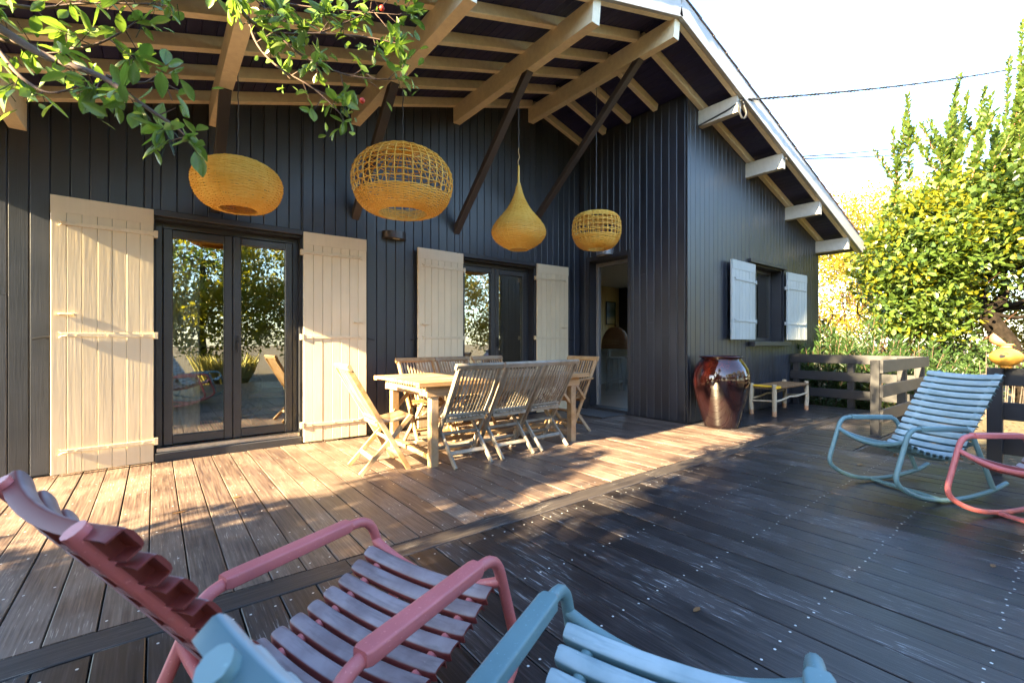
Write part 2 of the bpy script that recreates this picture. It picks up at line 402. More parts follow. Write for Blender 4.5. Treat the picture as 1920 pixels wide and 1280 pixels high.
# eave boards and gutters
MB().cbox(EL_L - .03, EL_L - .004, 2.80, 11.9, zs(EL_L) - .06, zs(EL_L) + .10, 'y').build('eave_board', 'fascia_paint', roof)
def gutter(x, sgn):
    mb = MB(); z = zs(x) + .02; n = 10; vs = []
    for y in (2.74, 11.9):
        for r in (.062, .057):
            for k in range(n + 1):
                a = math.pi + math.pi * k / n
                vs.append((x + sgn * .075 + r * math.cos(a), y, z + r * math.sin(a)))
    m = n + 1; fs = []
    for k in range(n):
        fs += [(k, k + 1, 2 * m + k + 1, 2 * m + k), (m + k + 1, m + k, 3 * m + k, 3 * m + k + 1), (k + 1, k, m + k, m + k + 1)]
    fs += [tuple(range(m))]
    mb.add(vs, fs); mb.build('gutter', 'zinc', roof, smooth=40)
plain('zinc', (.20, .20, .21), .5, .5, amt=.3, ns=8)
gutter(EL_R + .01, 1); gutter(EL_L - .03, -1)
# tiles: two courses of columns beside the right rake, ridge tiles, plain cover beyond
plain('tile_clay', (.36, .17, .11), .8, var=.2, nb=.4, ns=14, amt=.3)
plain('tile_dark', (.13, .10, .10), .8, var=.25, nb=.4, ns=14, amt=.35)
def tile_rows(xa, xb, sgn):
    ln = abs(xb - xa); n = int(ln / .30); s_ = SLR if sgn > 0 else SLL
    k = math.sqrt(1 + s_ * s_)
    for i in range(n):
        x0 = xa + sgn * i * .30
        for c in range(2 if sgn > 0 else 1):
            y0 = 2.735 + c * .235
            x1 = x0 + sgn * .345
            b0, b1 = zs(x0) + .125, zs(x1) + .118
            mb = MB(); mb.bar((x0, y0 + .118, b0 + .006), (x1, y0 + .118, b1 + .028), .232, .02, (0, 0, 1), .005)
            mb.build('roof_tile', 'tile_dark' if sgn > 0 and x0 < 8.2 else 'tile_clay', roof)
tile_rows(RX + .05, EL_R - .1, 1); tile_rows(RX - .05, EL_L, -1)
mb = MB()
for xa, xb in ((EL_L - .02, RX), (RX, EL_R + .02)):
    za, zb = zs(xa) + .125, zs(xb) + .125
    yy = 3.21 if xa >= RX - .01 else 2.975
    mb.add([(xa, yy, za), (xb, yy, zb), (xb, 11.9, zb), (xa, 11.9, za), (xa, yy, za + .03), (xb, yy, zb + .03), (xb, 11.9, zb + .03), (xa, 11.9, za + .03)],
           [(3, 2, 1, 0), (4, 5, 6, 7), (0, 1, 5, 4), (1, 2, 6, 5), (2, 3, 7, 6), (3, 0, 4, 7)])
mb.build('roof_cover', 'tile_clay', roof)
plain('ridge_pink', (.52, .27, .24), .8, nb=.3, ns=20, amt=.2)
for i in range(4):
    y = 2.70 + i * .36; pts = []
    mb = MB(); n = 8
    for yy, r in ((y, .125), (y + .38, .11)):
        for rr in (r, r - .016):
            for k in range(n + 1):
                a = math.pi * (.08 + .84 * k / n); pts.append((RX + rr * math.cos(a), yy, RZ + .10 + rr * math.sin(a) * .9))
    m = n + 1; fs = []
    for k in range(n): fs += [(k, 2 * m + k, 2 * m + k + 1, k + 1), (m + k + 1, 3 * m + k + 1, 3 * m + k, m + k), (k, k + 1, m + k + 1, m + k), (2 * m + k + 1, 2 * m + k, 3 * m + k, 3 * m + k + 1)]
    mb.add(pts, fs); mb.build('ridge_tile', 'ridge_pink', roof, smooth=40)

# ---- openings
def glassmat():
    m, t, b = nodes('glass'); out = t.nodes['Material Output']
    gl = N(t, 'ShaderNodeBsdfGlossy'); gl.inputs['Roughness'].default_value = .0; gl.inputs['Color'].default_value = (.95, .97, .96, 1)
    tr = N(t, 'ShaderNodeBsdfTransparent'); tr.inputs['Color'].default_value = (.86, .88, .86, 1)
    fr = N(t, 'ShaderNodeFresnel'); fr.inputs['IOR'].default_value = 1.65
    v = coords(t, rand=False); n = noise(t, v, 1.3, 2); bp = N(t, 'ShaderNodeBump'); bp.inputs['Strength'].default_value = .02; bp.inputs['Distance'].default_value = .02
    t.links.new(n, bp.inputs['Height']); t.links.new(bp.outputs[0], gl.inputs['Normal'])
    ad = N(t, 'ShaderNodeMath', operation='MULTIPLY_ADD'); ad.inputs[1].default_value = 1.7; ad.inputs[2].default_value = .10
    t.links.new(fr.outputs[0], ad.inputs[0]); ad.use_clamp = True
    mx = N(t, 'ShaderNodeMixShader'); t.links.new(ad.outputs[0], mx.inputs[0]); t.links.new(tr.outputs[0], mx.inputs[1]); t.links.new(gl.outputs[0], mx.inputs[2])
    t.links.new(mx.outputs[0], out.inputs['Surface'])
glassmat()
def french_door(x0, x1, zt):
    yf = YA + .10
    fr = MB()
    f = .055
    fr.cbox(x0, x0 + f, yf, yf + .07, .12, zt, 'z', .004).cbox(x1 - f, x1, yf, yf + .07, .12, zt, 'z', .004).cbox(x0 + f, x1 - f, yf, yf + .07, zt - f, zt, 'x', .004)
    d = fr.build('door', 'frame_grey', house)
    MB().cbox(x0, x1, YA - .05, yf + .08, -.02, .075, 'x', .006).build('threshold', 'dark_trim', d)
    MB().cbox(x0 + .01, x1 - .01, YA - .0, yf + .0, .0755, .118, 'x', .004).build('sill_bar', 'steel', d)
    MB().cbox(x0 - .07, x1 + .07, YA - .075, YA - .024, zt + .02, zt + .075, 'x', .005).build('lintel_board', 'dark_trim', d)
    MB().box(x0 + .002, x1 - .002, YA - .02, yf - .001, zt - .001, zt + .019).build('lintel_soffit', 'dark_trim', d)
    xm = (x0 + x1) / 2
    for s_, (a, b) in enumerate(((x0 + f + .003, xm - .002), (xm + .002, x1 - f - .003))):
        z0, z1 = .125, zt - f - .004; w = .075
        lf = MB()
        for q in ((a, a + w), (b - w, b)): lf.cbox(q[0], q[1], yf - .012, yf + .05, z0, z1, 'z', .007)
        lf.cbox(a + w, b - w, yf - .011, yf + .049, z0, z0 + .085, 'x', .007).cbox(a + w, b - w, yf - .011, yf + .049, z1 - w, z1, 'x', .007)
        leaf_ = lf.build('door_leaf', 'frame_grey', house)
        MB().box(a + w - .004, b - w + .004, yf + .016, yf + .022, z0 + .081, z1 - w + .004).build('pane', 'glass', leaf_)
        if s_ == 1:
            MB().bar((a + .037, yf - .017, 1.02), (a + .037, yf - .017, 1.16), .026, .008, (0, 1, 0), .002).tube(fillet([(a + .037, yf - .014, 1.10), (a + .037, yf - .05, 1.10), (a + .037, yf - .05, .99)], .012), .008, 8).build('handle', 'black_iron', leaf_)
    return d
french_door(*D1[:2], D1[3]); french_door(*D2[:2], D2[3])

def shutter(hx, sgn, y, z0, z1, width, rot, mat='shutter_paint', straps=3, nb=7, latch=True, board='shutter_board', iron='shutter_iron', yflip=1):
    """hinged at hx, opened out along sgn*X; built flat then turned about the hinge"""
    root = MB()
    e = link('shutter', None, house, (hx, y, z0), None)
    h = z1 - z0; bw = width / nb
    for i in range(nb):
        a = i * bw; dd = random.uniform(-.0012, .0012)
        MB().bar((sgn * (a + bw / 2), -.016 + dd, .0), (sgn * (a + bw / 2), -.016 + dd, h), bw - .0022, .028, (0, 1, 0), .003).build(board, mat, e)
    MB().cbox(min(sgn * .0, sgn * width), max(sgn * 0., sgn * width), -.0335, -.0305, h - .135, h - .002, 'x', .001).build('head_ledge', mat, e)
    zs_ = [.18, h * .50, h - .22] if straps == 3 else [.28, h - .28]
    for zc in zs_:
        mb = MB(); L = width * .93
        mb.bar((-sgn * .018, -.0365, zc), (sgn * (L - .05), -.0365, zc), .036, .008, (0, 1, 0), .0015, w1=.030)
        for up in (-1, 1):
            mb.tube([(sgn * (L - .055), -.0365, zc + up * .006), (sgn * (L - .02), -.0365, zc + up * .012), (sgn * L, -.0365, zc + up * .026)], [.007, .006, .002], 6)
        for bx in (.12, .5, .82): mb.bar((sgn * bx * L, -.040, zc), (sgn * bx * L, -.046, zc), .011, .011, (0, 0, 1), .003)
        mb.box(min(-sgn * .03, -sgn * .002), max(-sgn * .03, -sgn * .002), -.044, .01, zc - .03, zc + .03)
        mb.build('strap_hinge', iron, e)
    if latch:
        zl = h * .575; a = sgn * (width - .14)
        mb = MB(); mb.tube(fillet([(a, -.03, zl), (a, -.062, zl), (a + sgn * .09, -.062, zl), (a + sgn * .09, -.03, zl)], .012), .006, 6)
        mb.bar((a - sgn * .02, -.033, zl), (a + sgn * .11, -.033, zl), .02, .004, (0, 1, 0), .001)
        mb.build('latch_handle', iron, e)
    e.rotation_euler = (0, 0, rot)
    return e
HY = YA - .062
shutter(-.012, -1, HY, .022, 2.285, .655, R(3.2))
shutter(1.252, 1, HY, .022, 2.275, .675, R(-2.0))
shutter(3.252, -1, HY, .022, 2.275, .675, R(2.0))
shutter(4.572, 1, HY, .022, 2.285, .645, R(-2.0))
for sx, sgn in ((-.70, -1), (1.955, 1), (2.555, -1), (5.25, 1)):
    mb = MB(); mb.tube([(sx, YA - .02, 1.13), (sx, YA - .10, 1.13)], .006, 6); mb.bar((sx - sgn * .05, YA - .102, 1.145), (sx + sgn * .07, YA - .102, 1.115), .018, .006, (0, 1, 0), .002)
    mb.build('shutter_dog', 'black_iron', house)

# kitchen door opening in wall B
mb = MB()
mb.cbox(XB - .032, XB - .024, 5.082, 5.15, .01, 2.47, 'z', .002).cbox(XB - .032, XB - .024, 4.23, 4.298, .01, 2.47, 'z', .002).cbox(XB - .0315, XB - .0245, 4.298, 5.082, 2.402, 2.47, 'y', .002)
db = mb.build('door_casing', 'dark_trim', house)
MB().cbox(XB + .15, XB + .21, 5.02, 5.078, .06, 2.38, 'z', .004).cbox(XB + .15, XB + .21, 4.302, 4.35, .06, 2.38, 'z', .004).cbox(XB + .15, XB + .21, 4.35, 5.02, 2.32, 2.38, 'y', .004).build('door_frame', 'door_grey', db)
MB().cbox(XB - .03, XB + .21, 4.302, 5.078, -.02, .055, 'y', .004).build('threshold', 'dark_trim', db)
# window in wall C
x0, x1, z0, z1 = WC
yw = YC + .17
mb = MB(); w = .06
mb.cbox(x0, x0 + w, yw, yw + .06, z0, z1, 'z', .004).cbox(x1 - w, x1, yw, yw + .06, z0, z1, 'z', .004).cbox(x0 + w, x1 - w, yw, yw + .06, z0, z0 + w, 'x', .004).cbox(x0 + w, x1 - w, yw, yw + .06, z1 - w, z1, 'x', .004)
xm = (x0 + x1) / 2; mb.cbox(xm - .04, xm + .04, yw - .005, yw + .055, z0 + w, z1 - w, 'z', .004)
win = mb.build('window', 'frame_grey', house)
MB().box(x0 + w - .004, xm - .036, yw + .025, yw + .031, z0 + w - .004, z1 - w + .004).build('pane', 'glass', win)
MB().box(xm + .036, x1 - w + .004, yw + .025, yw + .031, z0 + w - .004, z1 - w + .004).build('pane', 'glass', win)
MB().cbox(x0 - .10, x1 + .06, YC - .13, YC + .02, z0 - .075, z0 - .004, 'x', .006).build('sill', 'dark_trim', win)
MB().cbox(x0 - .10, x1 + .06, YC - .075, YC - .024, z1 + .02, z1 + .075, 'x', .005).build('lintel_board', 'dark_trim', win)
shutter(x0 - .012, -1, YC - .068, 1.13, 2.30, .80, R(2.0), 'window_shutter_paint', 2, 7, False, iron='window_shutter_paint')
shutter(x1 + .012, 1, YC - .068, 1.13, 2.30, .78, R(-2.0), 'window_shutter_paint', 2, 7, False, iron='window_shutter_paint')

# ------------------------------------------------------------------ interior rooms (seen through door and panes)
paint('room_yellow', (.72, .55, .27), .6, (60, 60, 3), .1, dirt=.04)
paint('room_white', (.62, .57, .48), .7, (20, 20, 20), .1, dirt=.04)
paint('ceiling_wood', (.62, .36, .17), .5, (2, 40, 40), .15)
wood('room_floor', [(.3, (.16, .12, .09)), (.5, (.25, .20, .15)), (.75, (.33, .27, .21))], (40, 2, 40), .35, .1, .1)
paint('white_lacquer', (.70, .70, .68), .4, (10, 10, 10), .02, dirt=.03)
paint('grey_wash', (.30, .30, .28), .6, (40, 40, 4), .3)
room = MB().box(-1.16, 5.60, 5.57, 9.6, -.02, .045).build('room_floor', 'room_floor', house)
MB().box(-1.16, 10.06, 9.6, 9.7, .045, 2.7).box(5.50, 5.60, 5.57, 9.6, .045, 2.62).build('room_wall', 'room_white', house)
MB().box(-1.16, 5.60, 5.57, 9.6, 2.55, 2.62).build('room_ceiling', 'ceiling_wood', house)
MB().box(5.85, 10.06, 3.62, 8.0, -.02, .05).build('room_floor', 'room_floor', house)
MB().box(5.85, 10.06, 3.62, 8.0, 2.56, 2.62).build('room_ceiling', 'room_white', house)
kw = MB().box(5.6, 10.06, 8.05, 8.15, .045, 2.6).build('room_wall', 'room_yellow', house)
for i in range(36):
    a = 5.62 + i * .12
    MB().bar((a + .06, 8.04, .06), (a + .06, 8.04, 2.56), .118, .02, (0, 1, 0), .006).build('board', 'room_yellow', kw)
# wall cabinets by the kitchen door
def cabinet(name, label, x0, x1, y0, y1, z0, z1, mat):
    c = thing(name, label, 'cabinet', (x0, y0, z0))
    dx, dy, dz = x1 - x0, y1 - y0, z1 - z0
    MB().cbox(0, dx, .022, dy, 0, dz, 'z', .004).build('carcass', mat, c)
    for k in range(2):
        d = MB().cbox(dx * k / 2 + .004, dx * (k + 1) / 2 - .004, 0, .02, .01, dz - .01, 'z', .003).build('door', mat, c)
        MB().tube(fillet([(dx * (.42 + .16 * k), 0, dz * .5), (dx * (.42 + .16 * k), -.03, dz * .5), (dx * (.42 + .16 * k), -.03, dz * .5 + .1), (dx * (.42 + .16 * k), 0, dz * .5 + .1)], .01), .005, 6).build('handle', 'steel', d)
cabinet('wall_cabinet', 'white upper wall cabinet just inside the kitchen doorway', 6.15, 7.22, 6.55, 6.9, 1.42, 2.40, 'white_lacquer')
cabinet('base_cabinet', 'grey base cabinet standing low inside the kitchen doorway', 6.15, 7.22, 6.35, 6.9, .05, .90, 'grey_wash')
# picture
p = thing('framed_picture', 'small seascape picture hung on the yellow kitchen wall', 'picture', (9.66, 8.02, 1.55))
MB().cbox(-.19, -.165, -.025, 0, 0, .62, 'z').cbox(.165, .19, -.025, 0, 0, .62, 'z').cbox(-.165, .165, -.025, 0, 0, .025, 'x').cbox(-.165, .165, -.025, 0, .595, .62, 'x').build('frame', 'black_iron', p)
m, t, b = nodes('picture_print'); v = coords(t, rand=False); sx = N(t, 'ShaderNodeSeparateXYZ'); t.links.new(v, sx.inputs[0])
ad = N(t, 'ShaderNodeMath', operation='MULTIPLY_ADD'); ad.inputs[1].default_value = 1.6
t.links.new(sx.outputs[2], ad.inputs[0]); nn = N(t, 'ShaderNodeMath', operation='MULTIPLY'); nn.inputs[1].default_value = .18; t.links.new(noise(t, v, 9, 4), nn.inputs[0]); t.links.new(nn.outputs[0], ad.inputs[2])
t.links.new(ramp(t, ad.outputs[0], [(.0, (.55, .43, .2)), (.3, (.5, .42, .24)), (.48, (.10, .16, .2)), (.66, (.05, .09, .13)), (.8, (.12, .17, .22)), (1, (.2, .25, .3))]), b.inputs['Base Color'])
MB().box(-.165, .165, -.012, -.006, .025, .595).build('print', 'picture_print', p)
# bar, dome basket, stools
bar_ = thing('kitchen_bar', 'grey-washed kitchen bar with a pale top seen through the open doorway', 'bar', (8.55, 6.85, .05))
MB().cbox(-.75, .75, -.32, .32, .84, .885, 'x', .005).build('top', 'grey_wash', bar_)
for sx_ in (-.66, .66):
    for sy in (-.26, .26): MB().cbox(sx_ - .035, sx_ + .035, sy - .035, sy + .035, 0, .84, 'z').build('leg', 'grey_wash', bar_)
MB().cbox(-.62, .62, .22, .25, .05, .84, 'x').build('back_panel', 'grey_wash', bar_)
plain('basket_dark', (.20, .085, .030), .7, ns=40, amt=.4)
def ring_weave(mb, rf, zf, ts, ribs, tr, amp=.003, seg=3, cs=4, only=None):
    for i, tt in enumerate(ts):
        r, z = rf(tt), zf(tt); n = ribs * seg
        if r < .02: continue
        jz = random.uniform(-.0015, .0015)
        pts = []
        for j in range(n):
            a = 2 * math.pi * j / n
            rr = r + amp * math.cos(ribs * a / 2 + math.pi * i) + random.uniform(-.0007, .0007)
            pts.append((rr * math.cos(a), rr * math.sin(a), z + jz + .0012 * math.sin(5 * a + i * 2.1)))
        mb.tube(pts, tr * random.uniform(.85, 1.15), cs, closed=True)
def ribs_of(mb, rf, zf, ribs, tr, k=22, t0=0., t1=1., cs=4):
    for j in range(ribs):
        a = 2 * math.pi * j / ribs
        mb.tube([(rf(t) * math.cos(a), rf(t) * math.sin(a), zf(t)) for t in np.linspace(t0, t1, k)], tr, cs)
bk = thing('basket_dome', 'dark brown woven dome basket standing on the kitchen bar', 'basket', (8.34, 6.78, .936))
mb = MB(); rf = lambda t: .30 * math.sqrt(max(0, 1 - t ** 2.2)) + .012; zf = lambda t: .50 * t
ring_weave(mb, rf, zf, np.linspace(0, .97, 34), 24, .008, .004); ribs_of(mb, rf, zf, 24, .005)
mb.build('weave', 'basket_dark', bk); MB().lathe([(.0, .56), (.02, .555), (.026, .53), (.012, .50)], 10).build('knob', 'basket_dark', bk)
def stool(loc, rz, label):
    t = thing('bar_stool', label, 'stool', loc, rz, 'stools at the kitchen bar')
    MB().lathe([(.0, .68), (.17, .68), (.18, .70), (.17, .72), (.0, .72)], 20).build('seat', 'grey_wash', t, smooth=40)
    for k in range(4):
        a = math.pi / 4 + k * math.pi / 2
        MB().tube([(.20 * math.cos(a), .20 * math.sin(a), 0), (.12 * math.cos(a), .12 * math.sin(a), .69)], .017, 8).build('leg', 'grey_wash', t)
    for k in range(4):
        a, c = math.pi / 4 + k * math.pi / 2, math.pi / 4 + (k + 1) * math.pi / 2; z = .2 + .04 * (k % 2)
        MB().tube([(.175 * math.cos(a), .175 * math.sin(a), z), (.175 * math.cos(c), .175 * math.sin(c), z)], .011, 6).build('stretcher', 'grey_wash', t)
stool((7.72, 6.28, .05), .3, 'grey-washed bar stool nearer the doorway, left of the bar')
stool((8.36, 6.30, .05), 1.0, 'grey-washed bar stool farther in, under the dome basket')
# living room behind the first french door
cu = thing('curtain', 'pale cream curtain hanging inside the big glazed door', 'curtain', (.10, 5.66, .05))
mb = MB(); vs = []; n = 26
for z in (0, 2.2):
    for k in range(n):
        vs.append((k * .011 - .01, .02 * math.sin(k * 1.3), z))
mb.add(vs, [(k, k + 1, n + k + 1, n + k) for k in range(n - 1)]);
plain('curtain_cloth', (.62, .56, .46), .9)
mb.build('cloth', 'curtain_cloth', cu, smooth=180); MB().tube([(-.05, 0, 2.21), (.3, 0, 2.21)], .008, 8).build('curtain_rod', 'black_iron', cu)
m, t, b = nodes('rug_stripes'); v = coords(t, rand=False); wv = N(t, 'ShaderNodeTexWave'); wv.inputs['Scale'].default_value = 5.5; wv.inputs['Distortion'].default_value = 3.0; wv.inputs['Detail'].default_value = 3
t.links.new(v, wv.inputs['Vector']); t.links.new(ramp(t, wv.outputs['Fac'], [(.1, (.35, .03, .05)), (.35, (.5, .12, .10)), (.55, (.45, .3, .2)), (.75, (.42, .06, .12)), (.95, (.12, .03, .06))]), b.inputs['Base Color']); b.inputs['Roughness'].default_value = .95
MB().cbox(.15, 2.3, 5.75, 7.3, .049, .062, 'x', .004).build('rug', 'rug_stripes', None, label='red and pink striped rug inside the big glazed door', category='rug')
wood('red_wood', [(.3, (.20, .07, .03)), (.5, (.33, .13, .055)), (.75, (.42, .19, .08))], (12, 12, 12), .4, .05, .1)
ct = thing('coffee_table', 'low reddish wooden coffee table on the striped rug', 'table', (1.05, 6.45, .063))
MB().cbox(-.42, .42, -.32, .32, .37, .42, 'x', .005).build('top', 'red_wood', ct)
for a in (-.36, .36):
    for c in (-.26, .26): MB().cbox(a - .04, a + .04, c - .04, c + .04, 0, .37, 'z').build('leg', 'red_wood', ct)
m, t, b = nodes('plaid'); v = coords(t, rand=False); ck = N(t, 'ShaderNodeTexChecker'); ck.inputs['Scale'].default_value = 14; t.links.new(v, ck.inputs['Vector'])
ck.inputs['Color1'].default_value = (.02, .022, .028, 1); ck.inputs['Color2'].default_value = (.05, .055, .065, 1); t.links.new(ck.outputs['Color'], b.inputs['Base Color']); b.inputs['Roughness'].default_value = .95
ac = thing('armchair', 'dark armchair with a plaid throw behind the left glass pane', 'armchair', (.52, 6.35, .063), R(-30))
MB().cbox(-.34, .34, -.34, .34, .16, .42, 'x', .05).build('seat', 'plaid', ac); MB().bar((0, .30, .40), (0, .46, .95), .68, .15, (0, -1, 0), .04).build('backrest', 'plaid', ac)
for s_ in (-1, 1): MB().cbox(s_ * .36 - .05, s_ * .36 + .05, -.34, .36, .16, .60, 'y', .03).build('armrest', 'plaid', ac)
for a in (-.3, .3):
    for c in (-.3, .3): MB().tube([(a, c, .17), (a * 1.1, c * 1.1, 0)], .02, 8).build('leg', 'red_wood', ac)

# ------------------------------------------------------------------ wall lamps
def wall_lamp(loc, rz, mat, label):
    t = thing('wall_lamp', label, 'wall lamp', loc, rz, 'half-round lamps on the house walls')
    mb = MB(); n = 18; r = .15; vs = []
    for z in (0, .085):
        vs += [(r * math.cos(math.pi + math.pi * k / n), r * .85 * math.sin(math.pi + math.pi * k / n), z) for k in range(n + 1)]
    m_ = n + 1; mb.add(vs, [tuple(range(m_ - 1, -1, -1)), tuple(range(m_, 2 * m_))] + [(k, k + 1, m_ + k + 1, m_ + k) for k in range(n)] + [(n, 0, m_, m_ + n)])
    mb.build('housing', mat, t, smooth=40)
    MB().cbox(-.04, .04, -.085, -.045, -.006, .001, 'x', .002).build('lens', 'lamp_lens', t)
plain('lamp_lens', (.75, .72, .62), .3); plain('lamp_brown', (.060, .050, .046), .35, .2); plain('lamp_grey', (.22, .23, .25), .35, .3)
wall_lamp((2.30, YA - .024, 2.345), 0, 'lamp_brown', 'brown half-round wall lamp between the two shuttered doors')
wall_lamp((XB - .024, 4.73, 2.45), R(-90), 'lamp_grey', 'grey half-round wall lamp above the open kitchen doorway')

# ------------------------------------------------------------------ wicker pendants
def wicker(name, c1, c2, tr_col):
    m, t, b = nodes(name); out = t.nodes['Material Output']; v = coords(t, (1, 1, 1)); n1 = noise(t, v, 7, 5); n2 = noise(t, v, 70, 4)
    g = N(t, 'ShaderNodeNewGeometry')
    col = mixc(t, .45, ramp(t, n1, [(.3, c1), (.7, c2)]), ramp(t, g.outputs['Random Per Island'], [(0, c1), (1, c2)]))
    col = mixc(t, ramp(t, n2, [(.55, (0, 0, 0)), (.75, (.5, .5, .5))]), col, tuple(x * .55 for x in c1))
    t.links.new(col, b.inputs['Base Color']); b.inputs['Roughness'].default_value = .45
    tr = N(t, 'ShaderNodeBsdfTranslucent'); tr.inputs['Color'].default_value = (*tr_col, 1)
    mx = N(t, 'ShaderNodeMixShader'); mx.inputs[0].default_value = .30; t.links.new(b.outputs[0], mx.inputs[1]); t.links.new(tr.outputs[0], mx.inputs[2]); t.links.new(mx.outputs[0], out.inputs['Surface'])
wicker('wicker', (.80, .44, .035), (.98, .78, .22), (.98, .58, .06))
plain('rope', (.50, .36, .19), .9, nb=.5, ns=90)
def pendant(loc, label, prof, ribs, zones, ztop_cord, wr=.0042, stem=False, x_off=.0):
    """prof: list of (r,z) from bottom opening to top; zones: list of (t0,t1,step) woven bands by arc length"""
    t = thing('pendant_lamp', label, 'lamp', loc, 0, 'wicker pendant lamps under the roof')
    P = np.array(prof); d = np.r_[0, np.cumsum(np.hypot(*np.diff(P, axis=0).T))]; L = d[-1]
    rf = lambda q: float(np.interp(q * L, d, P[:, 0])); zf = lambda q: float(np.interp(q * L, d, P[:, 1]))
    mb = MB()
    for t0, t1, st in zones:
        k = max(1, int((t1 - t0) * L / st)); ring_weave(mb, rf, zf, np.linspace(t0, t1, k), ribs, wr, .0062)
    mb.build('weave', 'wicker', t, smooth=60)
    mb = MB(); ribs_of(mb, rf, zf, ribs, .0058, 26); mb.build('ribs', 'wicker', t, smooth=60)
    mb = MB(); mb.tube([(P[0, 0] * math.cos(a), P[0, 0] * math.sin(a), P[0, 1]) for a in np.linspace(0, 2 * math.pi, 40, endpoint=False)], .008, 6, closed=True); mb.build('rim', 'wicker', t, smooth=60)
    zt = P[-1, 1]
    if stem:
        MB().tube([(0, 0, zt - .01), (0, 0, zt + .20)], [.013, .010], 8).build('stem', 'wicker', t, smooth=60)
        MB().tube(fillet([(.012, 0, zt + .17), (-.015, .0, zt + .24), (.014, 0, zt + .30), (-.008, 0, zt + .36), (0, 0, zt + .40)], .02), .0055, 6).build('rope_loop', 'rope', t)
        zt += .38
    else:
        MB().lathe([(.0, zt + .012), (.03, zt + .008), (.034, zt - .004), (0, zt - .006)], 14).build('cap', 'cord_grey', t)
        MB().tube([(-.02, 0, zt), (0, 0, zt + .06), (.02, 0, zt)], .0025, 5).build('hook', 'steel', t)
    pts = [(math.sin(z * 40) * .003, math.cos(z * 40) * .003, z) for z in np.linspace(zt, ztop_cord - loc[2], 60)]
    MB().tube(pts, .0042, 6).build('cord', 'cord_grey', t)
    return t
def ell(Rm, h0, h1, rb, rt, p=2.0, n=30):
    """profile bottom opening radius rb .. top rt; widest Rm at z=0; depth h0 below, h1 above"""
    out = []
    for k in range(n):
        u = k / (n - 1); r = rb + (Rm - rb) * math.sin(u * math.pi / 2) ** .9; z = -h0 * math.cos(u * math.pi / 2) ** 1.15; out.append((r, z))
    for k in range(1, n):
        u = k / (n - 1); r = rt + (Rm - rt) * max(0, math.cos(u * math.pi / 2)) ** (2 / p); z = h1 * math.sin(u * math.pi / 2) ** (2 / p); out.append((r, z))
    return out
pendant((.555, 4.475, 2.43), 'leftmost wicker pendant lamp, closely woven squashed globe over the big glazed door', ell(.335, .21, .20, .15, .03, 2.2), 32, [(0, 1, .0105)], 3.40, .0056)
gap = [(0, .27, .0105)] + [(a, a + .017, .009) for a in np.arange(.33, .93, .056)] + [(.94, 1, .011)]
pendant((1.92, 4.19, 2.66), 'largest wicker pendant lamp, openwork globe with a solid woven bowl', ell(.485, .30, .33, .24, .05, 2.1), 38, gap, 3.60, .0052)
drop = [(.11, -.20), (.20, -.155), (.265, -.105), (.30, -.05), (.308, .0), (.29, .055), (.245, .12), (.19, .185), (.14, .245), (.10, .31), (.065, .38), (.038, .45), (.022, .52), (.014, .56)]
pendant((3.29, 4.07, 2.36), 'onion-shaped wicker pendant lamp tapering to a long stem', drop, 28, [(0, .97, .010)], 4.04, .0052, stem=True)
z4 = [(0, .36, .010), (.420, .448, .009), (.508, .536, .009), (.596, .624, .009), (.684, 1, .010)]
pendant((4.55, 4.01, 2.54), 'small drum-shaped wicker pendant lamp with four rows of square holes by the kitchen door', ell(.315, .23, .23, .12, .10, 3.2), 32, z4, 4.42, .0052)

# ------------------------------------------------------------------ teak table and folding chairs
tb = thing('dining_table', 'long slatted teak dining table in front of the shuttered doors', 'table', (2.79, 4.01, 0), R(-1.0))
TL, TW = 2.06, 1.06; n = 16
for i in range(n):
    y0 = -TW / 2 + .075 + i * (TW - .15) / n
    MB().cbox(-TL / 2, TL / 2, y0 + .0055, y0 + (TW - .15) / n - .0055, .724, .750, 'x', .003).build('top_slat', 'teak_x', tb)
for s_ in (-1, 1):
    yb = s_ * (TW / 2 - .0375)
    MB().cbox(-TL / 2, TL / 2, yb - .0365, yb + .0365, .708, .751, 'x', .004).build('side_board', 'teak_x', tb)
    MB().cbox(-.93, .93, s_ * .46 - .014, s_ * .46 + .014, .615, .706, 'x').build('apron', 'teak_x', tb)
    MB().cbox(s_ * .92 - .014, s_ * .92 + .014, -.444, .444, .62, .704, 'y').build('apron', 'teak', tb)
    MB().cbox(s_ * .85 - .03, s_ * .85 + .03, -.39, .39, .06, .10, 'y').build('stretcher', 'teak', tb)
    for q in (-1, 1):
        MB().cbox(s_ * .85 - .037, s_ * .85 + .037, q * .43 - .037, q * .43 + .037, 0, .706, 'z', .005).build('leg', 'teak', tb)
        MB().bar((s_ * .83, q * .43, .42), (s_ * .56, q * .43, .70), .03, .05, (0, 1, 0)).build('brace', 'teak', tb)
MB().cbox(-.82, .82, -.03, .03, .10, .14, 'x').build('stretcher', 'teak_x', tb)
for xx in (-.6, 0, .6): MB().cbox(xx - .03, xx + .03, -.44, .44, .695, .722, 'y').build('crosspiece', 'teak', tb)

